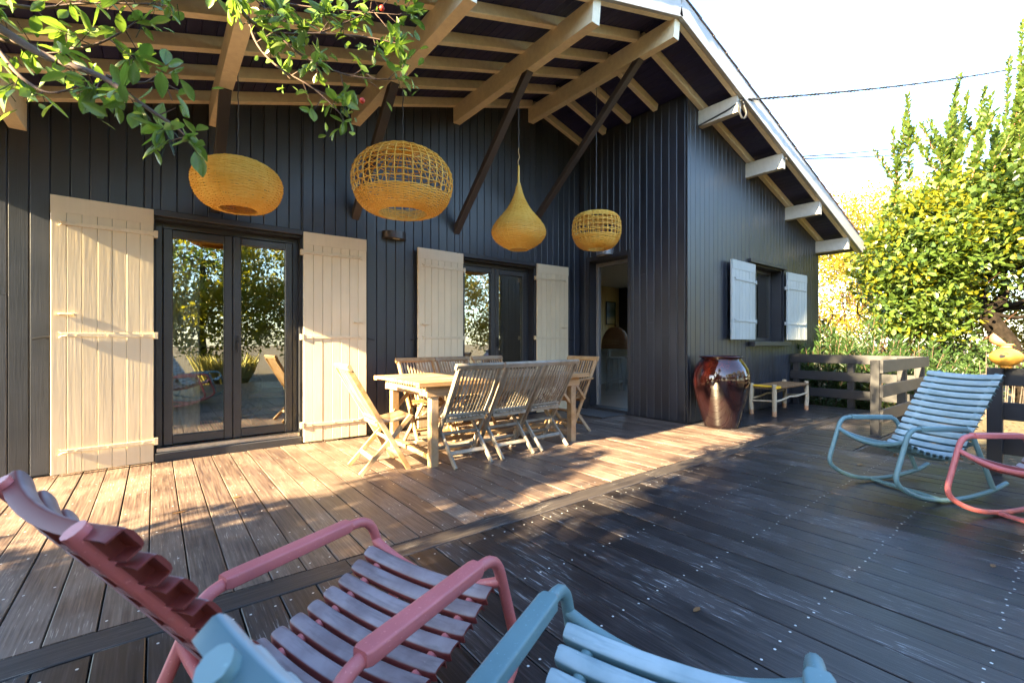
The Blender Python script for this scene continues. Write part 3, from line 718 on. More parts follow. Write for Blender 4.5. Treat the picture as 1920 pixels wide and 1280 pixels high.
def folding_chair(label, arms=False, mat='teak'):
    pool = []
    t = thing('folding_chair', label, 'chair', group='teak folding chairs at the dining table')
    def B(name, mb, sm=None): o = mb.build(name, mat, t, sm); pool.append(o); return o
    hw = .228; st = Vector((.20, 0, 0)); tp = Vector((-.30, 0, .875)); bd = (tp - st).normalized(); nrm = Vector((bd.z, 0, -bd.x))
    for s_ in (-1, 1):
        y = s_ * (hw - .012)
        B('stile', MB().bar((.20, y, .0), (tp.x, y, tp.z), .024, .042, nrm, .004))
        B('leg', MB().bar((-.205, s_ * (hw - .040), 0), (.225, s_ * (hw - .040), .455), .022, .040, (-.7, 0, .7), .004))
    B('top_rail', MB().bar((tp.x, -hw - .018, tp.z + .012), (tp.x, hw + .018, tp.z + .012), .032, .058, bd, .010))
    lo = st + bd * .50
    B('back_rail', MB().bar((lo.x, -hw + .024, lo.z), (lo.x, hw - .024, lo.z), .026, .055, bd, .004))
    for k in range(11):
        y = -(hw - .045) + k * 2 * (hw - .045) / 10
        p0, p1 = lo + bd * .02 + V(0, y, 0), tp - bd * .01 + V(0, y, 0); mid = (p0 + p1) / 2 - nrm * .012
        mb = MB(); mb.bar(p0, mid, .019, .009, nrm, .002); mb.bar(mid, p1, .019, .009, nrm, .002); B('back_slat', mb)
    for k in range(9):
        y = -(hw - .07) + k * 2 * (hw - .07) / 8
        mb = MB(); mb.bar((-.085, y, .425), (.08, y, .418), .032, .014, (0, 0, 1), .003); mb.bar((.08, y, .418), (.255, y, .448), .032, .014, (0, 0, 1), .003); B('seat_slat', mb)
    B('seat_rail', MB().bar((.215, -hw + .052, .425), (.215, hw - .052, .425), .03, .034, (0, 0, 1)))
    B('seat_rail', MB().bar((-.055, -hw + .025, .400), (-.055, hw - .025, .400), .03, .034, (0, 0, 1)))
    a = st + bd * .14; B('stretcher', MB().bar((a.x, -hw + .024, a.z), (a.x, hw - .024, a.z), .02, .036, bd))
    B('stretcher', MB().bar((-.205 + .43 * .25, -hw + .05, .455 * .25), (-.205 + .43 * .25, hw - .05, .455 * .25), .02, .036, (.69, 0, .73)))
    B('stretcher', MB().bar((-.205 + .43 * .58, -hw + .05, .455 * .58), (-.205 + .43 * .58, hw - .05, .455 * .58), .018, .03, (.69, 0, .73)))
    if arms:
        for s_ in (-1, 1):
            y = s_ * (hw + .022)
            B('armrest', MB().bar((-.17, y, .655), (.24, y, .640), .05, .022, (0, 0, 1), .007))
            B('arm_post', MB().bar((.16, y, .63), (-.03, y, .42), .02, .034, (.7, 0, .7)))
    return t, pool
ch0, pool = folding_chair('teak folding chair at the left end of the table, standing in the sun')
ch0.location = (1.545, 3.875, 0); ch0.rotation_euler = (0, 0, R(-5))
kt = tree_of(ch0, pool)
spots = [(2.22, 3.575, 90, 'teak folding chair on the near side of the table, left of three'),
         (2.73, 3.585, 91, 'teak folding chair on the near side of the table, middle one of three'),
         (3.23, 3.62, 93, 'teak folding chair on the near side of the table, right of three'),
         (2.37, 4.52, -89, 'teak folding chair on the far side of the table, left of three'),
         (2.88, 4.54, -88, 'teak folding chair on the far side of the table, middle one of three'),
         (3.41, 4.55, -87, 'teak folding chair on the far side of the table, right of three')]
for x, y, a, lab in spots[3:]: copy_tree(ch0, (x, y, 0), R(a), lab, kt)
chg, pool = folding_chair(spots[0][3], False, 'teak_shaded'); chg.location = (*spots[0][:2], 0); chg.rotation_euler = (0, 0, R(spots[0][2])); kt = tree_of(chg, pool)
for x, y, a, lab in spots[1:3]: copy_tree(chg, (x, y, 0), R(a), lab, kt)
cha, _ = folding_chair('teak folding armchair at the right end of the table, next to the kitchen doorway', True)
cha.location = (3.98, 3.98, 0); cha.rotation_euler = (0, 0, R(184))

# ------------------------------------------------------------------ glazed jar
jr = thing('glazed_jar', 'tall glossy red-brown glazed jar standing at the house corner', 'jar', (5.76, 2.965, 0))
m, t, b = nodes('jar_glaze'); v = coords(t, rand=False); sx = N(t, 'ShaderNodeSeparateXYZ'); t.links.new(v, sx.inputs[0])
n1 = noise(t, v, 6, 5); ad = N(t, 'ShaderNodeMath', operation='MULTIPLY_ADD'); ad.inputs[1].default_value = .35; t.links.new(n1, ad.inputs[0]); t.links.new(sx.outputs[2], ad.inputs[2])
t.links.new(ramp(t, ad.outputs[0], [(.3, (.006, .003, .004)), (.7, (.012, .004, .004)), (.95, (.06, .008, .005)), (1.0, (.045, .007, .005))]), b.inputs['Base Color'])
b.inputs['Roughness'].default_value = .06; b.inputs['Coat Weight'].default_value = .6; b.inputs['Coat Roughness'].default_value = .03; bump(t, b, noise(t, coords(t, (1, 1, 3), False), 5, 3), .10, .02)
prof = [(.0, .012), (.19, .0), (.205, .012), (.215, .05), (.255, .2), (.30, .36), (.333, .5), (.345, .60), (.340, .68), (.315, .76), (.275, .83), (.245, .865), (.238, .878), (.246, .888), (.262, .896), (.266, .906), (.258, .914), (.242, .912), (.228, .895), (.225, .86), (.26, .80), (.30, .70), (.30, .55), (.2, .1), (0, .08)]
MB().lathe(prof, 64).build('body', 'jar_glaze', jr, smooth=60)

# ------------------------------------------------------------------ rush bench
wood('log_wood', [(.25, (.36, .25, .15)), (.5, (.52, .40, .26)), (.75, (.62, .50, .36))], (16, 16, 4), .6, .1, .4)
plain('log_foot', (.52, .27, .14), .6)
plain('rush_brown', (.20, .115, .055), .85, ns=60, amt=.5, nb=.5); plain('rush_yellow', (.80, .46, .02), .7, ns=60, amt=.2, nb=.3)
be = thing('rush_bench', 'low log bench with a woven rush seat and a yellow woven end', 'bench', (7.16, 2.885, 0), R(-2))
for x in (.0, 1.10):
    for y in (.0, .33):
        jx, jy = random.uniform(-.01, .01), random.uniform(-.01, .01)
        MB().tube([(x, y, .07), (x + jx, y + jy, .2), (x + jx * .5, y, .36), (x, y, .465)], [.033, .031, .033, .031], 10).build('leg', 'log_wood', be, smooth=60)
        MB().tube([(x, y, 0), (x, y, .0695)], [.030, .033], 10).build('foot', 'log_foot', be, smooth=60)
for y, z in ((0, .21), (.33, .235)):
    MB().tube([(.02, y, z), (.25, y, z + .012), (.5, y, z + .045), (.75, y, z + .035), (1.08, y, z + .06)], [.017, .016, .014, .016, .016], 8).build('stretcher', 'log_wood', be, smooth=60)
for x, z in ((0, .20), (1.10, .22)): MB().tube([(x, .02, z + .02), (x, .17, z + .01), (x, .31, z)], .015, 8).build('stretcher', 'log_wood', be, smooth=60)
def rush(x0, x1, mat, name):
    mb = MB(); k = int((x1 - x0) / .0095)
    for i in range(k):
        x = x0 + i * .0095; s = .004 * math.sin(i * .9)
        mb.tube(fillet([(x, -.030, .405), (x, -.034, .432 + s * .5), (x, .165, .438 + s - .012), (x, .364, .432 + s * .5), (x, .360, .405)], .02, 3), .0056, 5)
    mb.build(name, mat, be, smooth=60)
rush(-.015, .155, 'rush_yellow', 'yellow_weave'); rush(.155, 1.12, 'rush_brown', 'rush_weave')
MB().cbox(.0, 1.10, -.018, .348, .39, .424, 'x', .01).build('seat_frame', 'rush_brown', be)

# doormat
plain('mat_grey', (.055, .055, .060), .95, nb=.8, ns=160, amt=.4)
MB().cbox(5.02, 5.545, 4.32, 5.06, .003, .016, 'y', .003).build('doormat', 'mat_grey', None, label='thin dark grey doormat on the deck before the kitchen doorway', category='doormat')

# ------------------------------------------------------------------ rocking chairs
def coated(name, c, worn):
    m, t, b = nodes(name); v = coords(t); n1 = noise(t, v, 5, 5); n2 = noise(t, v, 48, 5, .7); n3 = noise(t, v, 150, 2)
    col = ramp(t, n1, [(.3, tuple(x * .86 for x in c)), (.7, tuple(x * 1.1 for x in c))])
    col = mixc(t, ramp(t, n2, [(.60, (0, 0, 0)), (.72, (.55, .55, .55))]), col, worn)
    col = mixc(t, ramp(t, n3, [(.66, (0, 0, 0)), (.74, (.5, .5, .5))]), col, tuple(min(1, x * 1.5) for x in worn))
    t.links.new(col, b.inputs['Base Color']); rr = N(t, 'ShaderNodeMapRange'); rr.inputs['To Min'].default_value = .32; rr.inputs['To Max'].default_value = .62
    t.links.new(n2, rr.inputs[0]); t.links.new(rr.outputs[0], b.inputs['Roughness']); bump(t, b, n3, .12, .0008)
coated('chair_blue', (.125, .225, .25), (.17, .28, .30)); coated('chair_pink', (.52, .14, .14), (.56, .22, .215))
def slatmat(name, c, d, l, base):
    m, t, b = nodes(name); v = coords(t, (3, 60, 60)); g = noise(t, v, 1, 5); v2 = coords(t, (1, 1, 1)); n2 = noise(t, v2, 9, 5); n3 = noise(t, v2, 55, 3)
    col = mixc(t, ramp(t, n2, [(.35, (0, 0, 0)), (.65, (1, 1, 1))]), c, l)
    col = mixc(t, ramp(t, g, [(.50, (0, 0, 0)), (.72, (.6, .6, .6))]), col, d)
    col = mixc(t, ramp(t, n3, [(.70, (0, 0, 0)), (.78, (.5, .5, .5))]), col, tuple(min(1, x * 1.5) for x in l))
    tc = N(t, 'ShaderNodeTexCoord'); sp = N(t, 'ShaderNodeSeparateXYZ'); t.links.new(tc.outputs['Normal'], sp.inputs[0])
    col = mixc(t, ramp(t, sp.outputs[2], [(.55, (0, 0, 0)), (.85, (1, 1, 1))]), base, col)  # bleached tops; the dark underside colour also carries the shade beneath
    t.links.new(varied(t, col, .06), b.inputs['Base Color']); b.inputs['Roughness'].default_value = .55; bump(t, b, g, .25, .001)
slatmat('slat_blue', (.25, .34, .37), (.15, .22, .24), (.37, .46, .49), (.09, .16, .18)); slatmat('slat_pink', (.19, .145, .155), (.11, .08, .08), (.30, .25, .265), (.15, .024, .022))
TR = .0158; CW = .255
side = [(-.520, .108), (-.40, .062), (-.20, .026), (0, .0165), (.18, .038), (.32, .088), (.428, .165), (.306, .511), (-.200, .491), (-.404, .066)]
seatp = [(.315, .408), (.20, .352), (.08, .316), (-.04, .295), (-.115, .300), (-.175, .345), (-.245, .448), (-.345, .602), (-.438, .740), (-.518, .855)]
def slat_mesh(mat, half=.245, wd=.0455, sag=.026):
    prof = [(-wd / 2, -.022), (-wd / 2, -.003), (-wd / 2 + .004, .002), (-wd / 4, .0042), (0, .0048), (wd / 4, .0042), (wd / 2 - .004, .002), (wd / 2, -.003), (wd / 2, -.022),
            (wd / 2 - .003, -.022), (wd / 2 - .0035, -.002), (-wd / 2 + .0035, -.002), (-wd / 2 + .003, -.022)]
    mb = MB(); n = 16; k = len(prof); vs = []
    xs = [half * math.sin(math.pi / 2 * u) ** 1 for u in np.linspace(-1, 1, n)]
    for x in xs:
        e = (abs(x) / half); sc = 1.0 if e < .955 else 1 - .16 * ((e - .955) / .045) ** 2
        for y, z in prof: vs.append((x, y * sc, z + sag * e * e - sag * .5))
    fs = [(i * k + j, (i + 1) * k + j, (i + 1) * k + (j + 1) % k, i * k + (j + 1) % k) for i in range(n - 1) for j in range(k)]
    fs += [tuple(range(k)), tuple((n - 1) * k + j for j in range(k - 1, -1, -1))]
    mb.add(vs, fs)
    for x in (-.209, -.165, .165, .209, -.06, .06):
        e = abs(x) / half; z = sag * e * e - sag * .5
        mb.box(x - .0012, x + .0012, -wd / 2 + .003, wd / 2 - .003, z - .0215, z - .001)
    return mb.mesh('slat', mat, 45)
def rocker(col, label, loc, h, tilt=0.):
    fm, sm = 'chair_' + col, 'slat_' + col
    pool = []
    t = thing('rocking_chair', label, 'rocking chair', loc, h, 'slatted tubular rocking chairs'); t.rotation_euler = (0, tilt, h)
    def B(name, mb, a=60, par=None): o = mb.build(name, fm, par or t, a); pool.append(o); return o
    for s_ in (-1, 1):
        y = s_ * CW
        p = fillet([(a, y, b) for a, b in side], [0, .08, .12, .12, .10, .07, .065, .065, .055, 0], 6)
        sf = B('side_frame', MB().tube(p, TR, 10))
        a, b_ = Vector((.222, y, .508)), Vector((-.155, y, .494)); d = (b_ - a).normalized()
        mb = MB(); n = 24; vs = []
        for q, sc in ((a, .80), (a + d * .012, 1.0), (b_ - d * .012, 1.0), (b_, .80)):
            for k in range(n):
                an = 2 * math.pi * k / n; c, s = math.cos(an), math.sin(an)
                yy = .0245 * math.copysign(abs(c) ** .32, c) * sc; zz = (.0165 * math.copysign(abs(s) ** .32, s) + .004) * (sc if s < 0 else 1)
                vs.append(q + V(0, yy, zz))
        fs = [(i * n + k, i * n + (k + 1) % n, (i + 1) * n + (k + 1) % n, (i + 1) * n + k) for i in range(3) for k in range(n)] + [tuple(range(n - 1, -1, -1)), tuple(3 * n + k for k in range(n))]
        mb.add(vs, fs); B('armrest', mb, 50)
    def cross(s0, z0, dip, ds, name):
        B(name, MB().tube([(s0 + ds * (1 - u * u), u * CW, z0 - dip * (1 - u * u)) for u in np.linspace(-1, 1, 17)], TR * .92, 10))
    cross(.331, .427, .060, .0, 'front_crossbar'); cross(-.245, .400, .075, .0, 'rear_crossbar'); cross(.03, .0185, .0, 0, 'floor_crossbar')
    P = np.array(seatp); d = np.r_[0, np.cumsum(np.hypot(*np.diff(P, axis=0).T))]; L = d[-1]
    f = lambda q: (float(np.interp(q, d, P[:, 0])), float(np.interp(q, d, P[:, 1])))
    Q = [Vector((a, 0, b)) for a, b in seatp]; Q = fillet(Q, .05, 4)
    for s_ in (-1, 1):
        rp = []
        for i, q in enumerate(Q):
            a = Q[max(0, i - 1)]; c = Q[min(len(Q) - 1, i + 1)]; tg = (c - a).normalized(); nm = Vector((-tg.z, 0, tg.x)); nm = nm if nm.x + nm.z > 0 else -nm
            rp.append(q + V(0, s_ * .187, 0) - nm * .016)
        rp[-1] = rp[-1] + (rp[-1] - rp[-2]).normalized() * .02
        B('seat_rail', MB().tube(rp, .0150, 10))
    me = slat_mesh(sm); ns = 21
    for i in range(ns):
        q = .022 + i * (L - .036) / (ns - 1); p0 = Vector((f(q)[0], 0, f(q)[1])); a, c = f(max(0, q - .035)), f(min(L, q + .035))
        tg = Vector((c[0] - a[0], 0, c[1] - a[1])).normalized()       # runs from front towards top of back
        X = V(0, 1, 0); Y = tg; Z = X.cross(Y)
        if Z.x + Z.z < 0: X = -X; Z = X.cross(Y)
        o = link('slat', me, t); o.matrix_local = Matrix(((X.x, Y.x, Z.x, p0.x), (X.y, Y.y, Z.y, p0.y), (X.z, Y.z, Z.z, p0.z), (0, 0, 0, 1)))
        pool.append(o)
    return t
rocker('pink', 'salmon pink rocking chair in the left foreground, seen from behind', (.365, 1.151, 0.001), .348)
rocker('blue', 'light blue rocking chair cut off by the bottom edge of the picture', (.606, .441, 0.001), .408)
rocker('blue', 'light blue rocking chair facing the house, before the deck railing', (4.357, .838, 0.001), 2.658)
rocker('pink', 'salmon pink rocking chair cut off by the right edge of the picture', (4.09, .132, 0.001), 2.655)

# ------------------------------------------------------------------ railings
def rail_run(name, label, p0, p1, posts, side_off, h=.88, low=0., post=.09):
    p0, p1 = Vector((*p0, 0)), Vector((*p1, 0)); d = (p1 - p0).normalized(); n_ = Vector((-d.y, d.x, 0)) * side_off
    t = thing(name, label, 'railing', p0, 0)
    for u in posts:
        q = (p1 - p0) * u
        MB().bar((q.x, q.y, low), (q.x, q.y, h), post, post, d, .005).build('post', 'rail_paint', t)
    for zc in (h - .075, h - .36, h - .645):
        a, b = -d * (post / 2 - .002) + n_ , (p1 - p0) + d * (post / 2 - .002) + n_
        MB().bar((a.x, a.y, zc + .002), (b.x, b.y, zc + .002), .032, .145, (0, 0, 1), .004).build('board', 'rail_paint', t)
    return t
rail_run('deck_railing', 'dark grey railing running from the house corner to the end of the side deck', (8.96, 3.27), (8.96, 1.60), (0.02, .5, 1.0), -.062)
rail_run('deck_railing', 'dark grey railing closest to the blue rocking chair, with a sunlit end post', (6.66, 1.57), (8.86, 1.55), (0, .52, .97), -.063)
rail_run('deck_railing', 'dark grey railing at the right edge, carrying the orange clay lantern', (5.50, .50), (5.50, -2.6), (0, .5, 1.0), .062)

# clay lantern on the railing
plain('clay_yellow', (.72, .34, .05), .5, nb=.2, ns=9, amt=.25); plain('clay_pink', (.62, .30, .14), .6, nb=.2, ns=9, amt=.2)
lt = thing('clay_lantern', 'orange clay lantern of two bulbs standing on the right railing', 'lantern', (5.47, .435, .881))
MB().lathe([(.0, .0), (.032, .0), (.038, .008), (.034, .018), (.060, .030), (.088, .055), (.100, .085), (.095, .115), (.070, .142), (.040, .158), (.030, .165), (.0, .166)], 28).build('body', 'clay_yellow', lt, smooth=60)
MB().lathe([(.028, .164), (.034, .172), (.030, .180), (.045, .188), (.050, .195), (.030, .200), (.0, .201)], 24).build('collar', 'clay_pink', lt, smooth=60)
bm = bmesh.new(); bmesh.ops.create_uvsphere(bm, u_segments=24, v_segments=14, radius=.062)
bmesh.ops.scale(bm, vec=(1, 1, .85), verts=bm.verts)
bmesh.ops.bisect_plane(bm, geom=bm.verts[:] + bm.edges[:] + bm.faces[:], plane_co=(0, .012, .012), plane_no=(.1, -.75, .65), clear_outer=True)
bmesh.ops.translate(bm, vec=(-.012, .03, .242), verts=bm.verts)
bmesh.ops.solidify(bm, geom=bm.faces[:], thickness=-.006)
me = bpy.data.meshes.new('broken_bulb'); bm.to_mesh(me); bm.free(); me.materials.append(MT['clay_pink'])
for p in me.polygons: p.use_smooth = True
link('broken_bulb', me, lt)
for a0, z0, sc in ((R(172), .100, 1.0), (R(186), .118, .7)):
    mb = MB(); vs = []
    for k in range(10):
        u = 2 * math.pi * k / 10; da = .20 * sc * math.cos(u); dz = .012 * sc * math.sin(u) * (1.2 - .5 * math.cos(u)); zz = z0 + dz
        rr = float(np.interp(zz, [.055, .085, .115, .142], [.088, .100, .095, .070])) + .0012; vs.append((rr * math.cos(a0 + da), rr * math.sin(a0 + da), zz))
    mb.add(vs, [tuple(range(9, -1, -1))]); mb.build('leaf_hole_patch', 'black_iron', lt)  # dark surface patch standing in for the shaded hole of a leaf cutout

# ------------------------------------------------------------------ overhead cables
def cable(name, label, p0, p1, sag, r, twist, extra=None):
    p0, p1 = Vector(p0), Vector(p1); t = thing(name, label, 'cable', p0)
    for k in range(2):
        pts = []
        for u in np.linspace(0, 1, 220 if twist else 30):
            q = (p1 - p0) * u; q.z -= sag * 4 * u * (1 - u); a = u * twist * 2 * math.pi + k * math.pi
            pts.append(q + V(0, math.cos(a), math.sin(a)) * (r if twist else 0))
        MB().tube(pts, r, 5).build('strand', 'cable_black', t)
        if not twist: break
    mb = MB(); mb.tube([(-.02, -.03, -.02), (0, 0, 0), (.06, 0, .008)], .012, 6); mb.build('clamp', 'steel', t)
    if extra: MB().tube(fillet([Vector(e) - p0 for e in extra], .06), .012, 6).build('drip_loop', 'cable_black', t, smooth=60)
cable('power_cable', 'thick twisted black power cable leading from the gable to the upper right', (5.90, 2.79, 4.19), (24.1, -.93, 10.65), .30, .011, 90, [(5.95, 2.78, 4.19), (5.99, 2.74, 4.02), (5.92, 2.76, 3.93), (5.87, 2.78, 4.02), (5.86, 2.79, 4.15), (5.845, 2.9, 4.10), (5.845, 3.34, 4.04)])
cable('phone_cable', 'thin black cable leaving the second beam end, upper of two', (7.28, 2.79, 3.80), (23.5, 2.45, 8.62), .12, .011, 0)
cable('phone_cable', 'thin black cable leaving the second beam end, lower of two', (7.28, 2.785, 3.78), (23.5, 2.7, 8.30), .12, .012, 0)

# ------------------------------------------------------------------ vegetation
leafmat('leaf_arbutus', [(.016, .042, .010), (.032, .068, .014), (.052, .092, .018), (.09, .12, .02)], (.18, .27, .012), .34)
leafmat('leaf_near', [(.05, .11, .022), (.075, .15, .03), (.10, .18, .035), (.15, .21, .04)], (.24, .40, .03), .40, island=False)
leafmat('leaf_near_many', [(.05, .11, .022), (.075, .15, .03), (.10, .18, .035), (.15, .21, .04)], (.24, .38, .03), .36)
leafmat('leaf_yellow', [(.12, .12, .015), (.19, .17, .02), (.26, .20, .025)], (.52, .40, .02), .45)
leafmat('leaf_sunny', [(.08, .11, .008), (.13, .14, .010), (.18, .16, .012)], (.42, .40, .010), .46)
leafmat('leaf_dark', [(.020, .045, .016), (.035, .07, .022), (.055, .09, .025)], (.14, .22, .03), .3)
leafmat('leaf_oleander', [(.010, .030, .008), (.020, .048, .012), (.035, .062, .016)], (.09, .16, .015), .28)
leafmat('grass_dry', [(.30, .25, .08), (.38, .33, .12), (.22, .24, .06)], (.5, .45, .12), .35)
plain('bark_red', (.07, .032, .02), .85, spec=.15, nb=.9, ns=12, amt=.5); plain('bark_dark', (.012, .009, .007), .9, spec=.1, nb=.9, ns=14, amt=.5); plain('twig', (.09, .055, .04), .8)
plain('twig_red', (.26, .10, .055), .7); plain('berry', (.50, .035, .015), .5)

LEAF6 = np.array([(0, 0, 0), (.28, .20, .035), (.68, .24, .04), (1, 0, -.04), (.68, -.24, .04), (.28, -.20, .035), (.5, 0, -.012)], float)
L6F = [(0, 1, 6), (1, 2, 6), (2, 3, 6), (3, 4, 6), (4, 5, 6), (5, 0, 6)]
LEAF4 = np.array([(0, 0, 0), (.55, .25, .05), (1, 0, -.03), (.55, -.25, .05)], float)
L4F = [(0, 1, 2), (0, 2, 3)]
def norm(a): return a / np.maximum(np.linalg.norm(a, axis=-1, keepdims=True), 1e-9)
def leaves(name, pos, dirs, size, mat, parent=None, base=LEAF4, faces=L4F, wid=1.0, up=None, kind=None):
    n = len(pos); d = norm(dirs); u = rng.normal(size=(n, 3)) * .55 + (np.array([0, 0, 1.0]) if up is None else up)
    s = norm(np.cross(u, d)); z = np.cross(d, s)
    B = base[None] * np.array([1, wid, 1]) * np.asarray(size)[:, None, None]
    v = pos[:, None] + B[..., :1] * d[:, None] + B[..., 1:2] * s[:, None] + B[..., 2:] * z[:, None]
    k = base.shape[0]; f = (np.array(faces)[None] + (np.arange(n) * k)[:, None, None]).reshape(-1)
    me = bpy.data.meshes.new(name); nf = n * len(faces)
    me.vertices.add(n * k); me.vertices.foreach_set('co', v.reshape(-1)); me.loops.add(nf * 3); me.loops.foreach_set('vertex_index', f.astype(np.int32))
    me.polygons.add(nf); me.polygons.foreach_set('loop_start', np.arange(nf, dtype=np.int32) * 3); me.update(calc_edges=True); me.validate()
    me.materials.append(MT[mat]); o = link(name, me, parent)
    if kind: o['kind'] = kind
    return o
def clusters(centers, rad, per, flat=.8, out=.6, rjit=.5):
    """leaf positions and directions round cluster centres"""
    c = np.repeat(np.asarray(centers), per, 0); n = len(c)
    d = norm(rng.normal(size=(n, 3))); r = np.asarray(rad)
    r = np.repeat(r, per) if r.ndim else r
    p = c + d * (rng.random(n) ** .5 * r)[:, None] * np.array([1, 1, flat])
    return p, d * out + rng.normal(size=(n, 3)) * rjit + np.array([0, 0, .15])
def ellip(n, c, r, shell=.45):
    d = norm(rng.normal(size=(n, 3))); q = (shell + (1 - shell) * rng.random(n)) ** .6
    return np.array(c) + d * q[:, None] * np.array(r)
def limb(mb, p0, p1, r0, r1, wob=.12, k=7):
    p0, p1 = np.array(p0, float), np.array(p1, float); L = np.linalg.norm(p1 - p0); pts = []
    for i in range(k):
        u = i / (k - 1); pts.append(p0 + (p1 - p0) * u + rng.normal(size=3) * wob * L * .12 * math.sin(math.pi * u))
    mb.tube([tuple(q) for q in pts], list(np.linspace(r0, r1, k)), 8); return pts
def tree(name, label, base, trunk_pts, blobs, ncl, per, lsize, lmat, bark='bark_dark', tr=.14, group=None, crad=.36, leafshape='4', shoots=None, limbs=26, cat='tree', sj=.3, wid=1.0, flat=.8, shell=.45, inner=False):
    t = thing(name, label, cat, base, 0, group); b = np.array(base)
    mb = MB(); k = len(trunk_pts); loc = [np.array(p, float) for p in trunk_pts]
    mb.tube([tuple(p) for p in loc], list(np.linspace(tr, tr * .55, k)), 10)
    cen = []
    tot = sum(w for _, _, w in blobs)
    for c, r, w in blobs: cen.append(ellip(max(1, int(ncl * w / tot)), c, r, shell))
    cen = np.vstack(cen)
    for i in range(limbs):
        tgt = cen[rng.integers(len(cen))]; s = loc[rng.integers(max(1, k // 2), k)]
        limb(mb, s, tgt, tr * rng.uniform(.16, .4), .008, .5)
    mb.build('trunk', bark, t, smooth=60)
    p, d = clusters(cen, crad * rng.uniform(.6, 1.25, len(cen)), per, flat)
    sz = lsize * rng.uniform(1 - sj, 1 + sj, len(p))
    bb, ff = (LEAF6, L6F) if leafshape == '6' else (LEAF4, L4F)
    leaves('crown', p, d, sz, lmat, t, bb, ff, wid)
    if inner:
        ci = np.vstack([ellip(int(90 * w), c, np.array(r) * .75, .05) for c, r, w in blobs]); p, d = clusters(ci, crad, 26); leaves('inner_crown', p, d, lsize * rng.uniform(.8, 1.2, len(p)), 'leaf_dark', t, bb, ff, wid)  # dark leaves fill the crown core, standing in for its inner shade
        ci = np.vstack([ellip(int((60 if c[0] < -.7 else 20) * w), c, np.array(r) * 1.03, .8) for c, r, w in blobs]); p, d = clusters(ci, crad * .8, 26); leaves('sunny_crown', p, d, lsize * rng.uniform(.7, 1.1, len(p)), 'leaf_sunny', t, bb, ff, wid)  # yellower outer leaves, more on the left, carry sunlight in their colour
    if shoots:
        sb = MB(); P = []; D = []; SZ = []
        for (x, y, z, h, lx, ly) in shoots:
            kk = int(h / .026); st = np.array([x, y, z]); en = st + np.array([lx, ly, h])
            sb.tube([tuple(st), tuple((st + en) / 2 + rng.normal(size=3) * .03), tuple(en)], [.011, .008, .003], 5)
            for i in range(kk):
                u = (i + .5) / kk
                if u < .12 and rng.random() < .6: continue
                a = i * 2.4 + rng.normal() * .3; q = st + (en - st) * u
                for _ in range(3):
                    a += 2.0; P.append(q + rng.normal(size=3) * .006); D.append((math.cos(a) + rng.normal() * .2, math.sin(a) + rng.normal() * .2, .55 + .8 * u + rng.normal() * .25)); SZ.append(lsize * 1.05 * (1.1 - .4 * u) * rng.uniform(.75, 1.15))
        sb.build('shoots', 'twig_red', t, smooth=60)
        leaves('shoot_leaves', np.array(P), np.array(D), np.array(SZ), lmat, t, bb, ff, wid * .85)
    return t

# big arbutus behind the right railing
sh = []
LV = np.array([.787, -.617])
for i in range(28):
    l = -2.0 + 4.1 * (i + rng.random()) / 28; q = LV * l + np.array([.617, .787]) * rng.uniform(-.8, .8)
    hh = rng.uniform(1.2, 2.3) if l < -.8 else rng.uniform(1.7, 3.5); z0 = rng.uniform(3.8, 4.4); lx, ly = rng.normal() * .22, rng.normal() * .22
    sh.append((q[0], q[1], z0, hh, lx, ly))
    for k in range(rng.integers(1, 4)):
        u = rng.uniform(.15, .7); a = rng.random() * 6.28; h2 = hh * (1 - u) * rng.uniform(.5, .9)
        sh.append((q[0] + lx * u, q[1] + ly * u, z0 + hh * u, h2, math.cos(a) * h2 * .45, math.sin(a) * h2 * .45))
bl = []
for l, dz, r, w in ((-2.0, 2.9, .85, .7), (-1.5, 3.45, .95, .8), (-.6, 3.7, 1.05, .9), (.3, 4.0, 1.15, .9), (1.1, 3.3, 1.0, .6), (1.7, 4.3, 1.3, .9), (-1.9, 2.0, .7, .35), (-.8, 3.0, .7, .3), (2.7, 3.4, 1.4, .8), (2.0, 2.2, 1.0, .5)):
    bl.append(((LV[0] * l, LV[1] * l, dz), (r * 1.1, r * 1.1, r), w))
tree('arbutus_tree', 'big green arbutus with a thick leaning trunk behind the right railing', (13.4, .93, -.22),
     [(0.15, -.2, 0), (0, .0, .75), (-.12, .1, 1.3), (-.45, .4, 1.9), (-.85, .75, 2.6), (-1.0, .9, 3.4)],
     bl, 640, 40, .125, 'leaf_arbutus', 'bark_dark', .20, crad=.36, leafshape='6', shoots=sh, limbs=30, wid=1.1, inner=True)
# multi-stem shrub left of it
def stems(name, label, base, n, spread, h, blobs, ncl, per, ls, mat, bark, group=None, cat='shrub', sr=.035, leafshape='4', crad=.3, wid=1.0):
    t = thing(name, label, cat, base, 0, group)
    for i in range(n):
        a = 2 * math.pi * i / n + rng.normal() * .3; sb = MB()
        p0 = (math.cos(a) * .12, math.sin(a) * .12, 0); p1 = (math.cos(a) * spread * rng.uniform(.4, 1), math.sin(a) * spread * rng.uniform(.4, 1), h * rng.uniform(.7, 1))
        pts = limb(sb, p0, p1, sr * rng.uniform(.7, 1.2), .010, .9, 8)
        for q in pts[3:7]: limb(sb, q, q + np.array([rng.normal() * .5, rng.normal() * .5, rng.uniform(.3, .8)]), .014, .004, .6, 5)
        sb.build('stem', bark, t, smooth=60)
    tot = sum(w for _, _, w in blobs); cen = np.vstack([ellip(max(1, int(ncl * w / tot)), c, r, .2) for c, r, w in blobs])
    p, d = clusters(cen, crad * rng.uniform(.6, 1.2, len(cen)), per)
    bb, ff = (LEAF6, L6F) if leafshape == '6' else (LEAF4, L4F)
    leaves('foliage', p, d, ls * rng.uniform(.7, 1.3, len(p)), mat, t, bb, ff, wid); return t
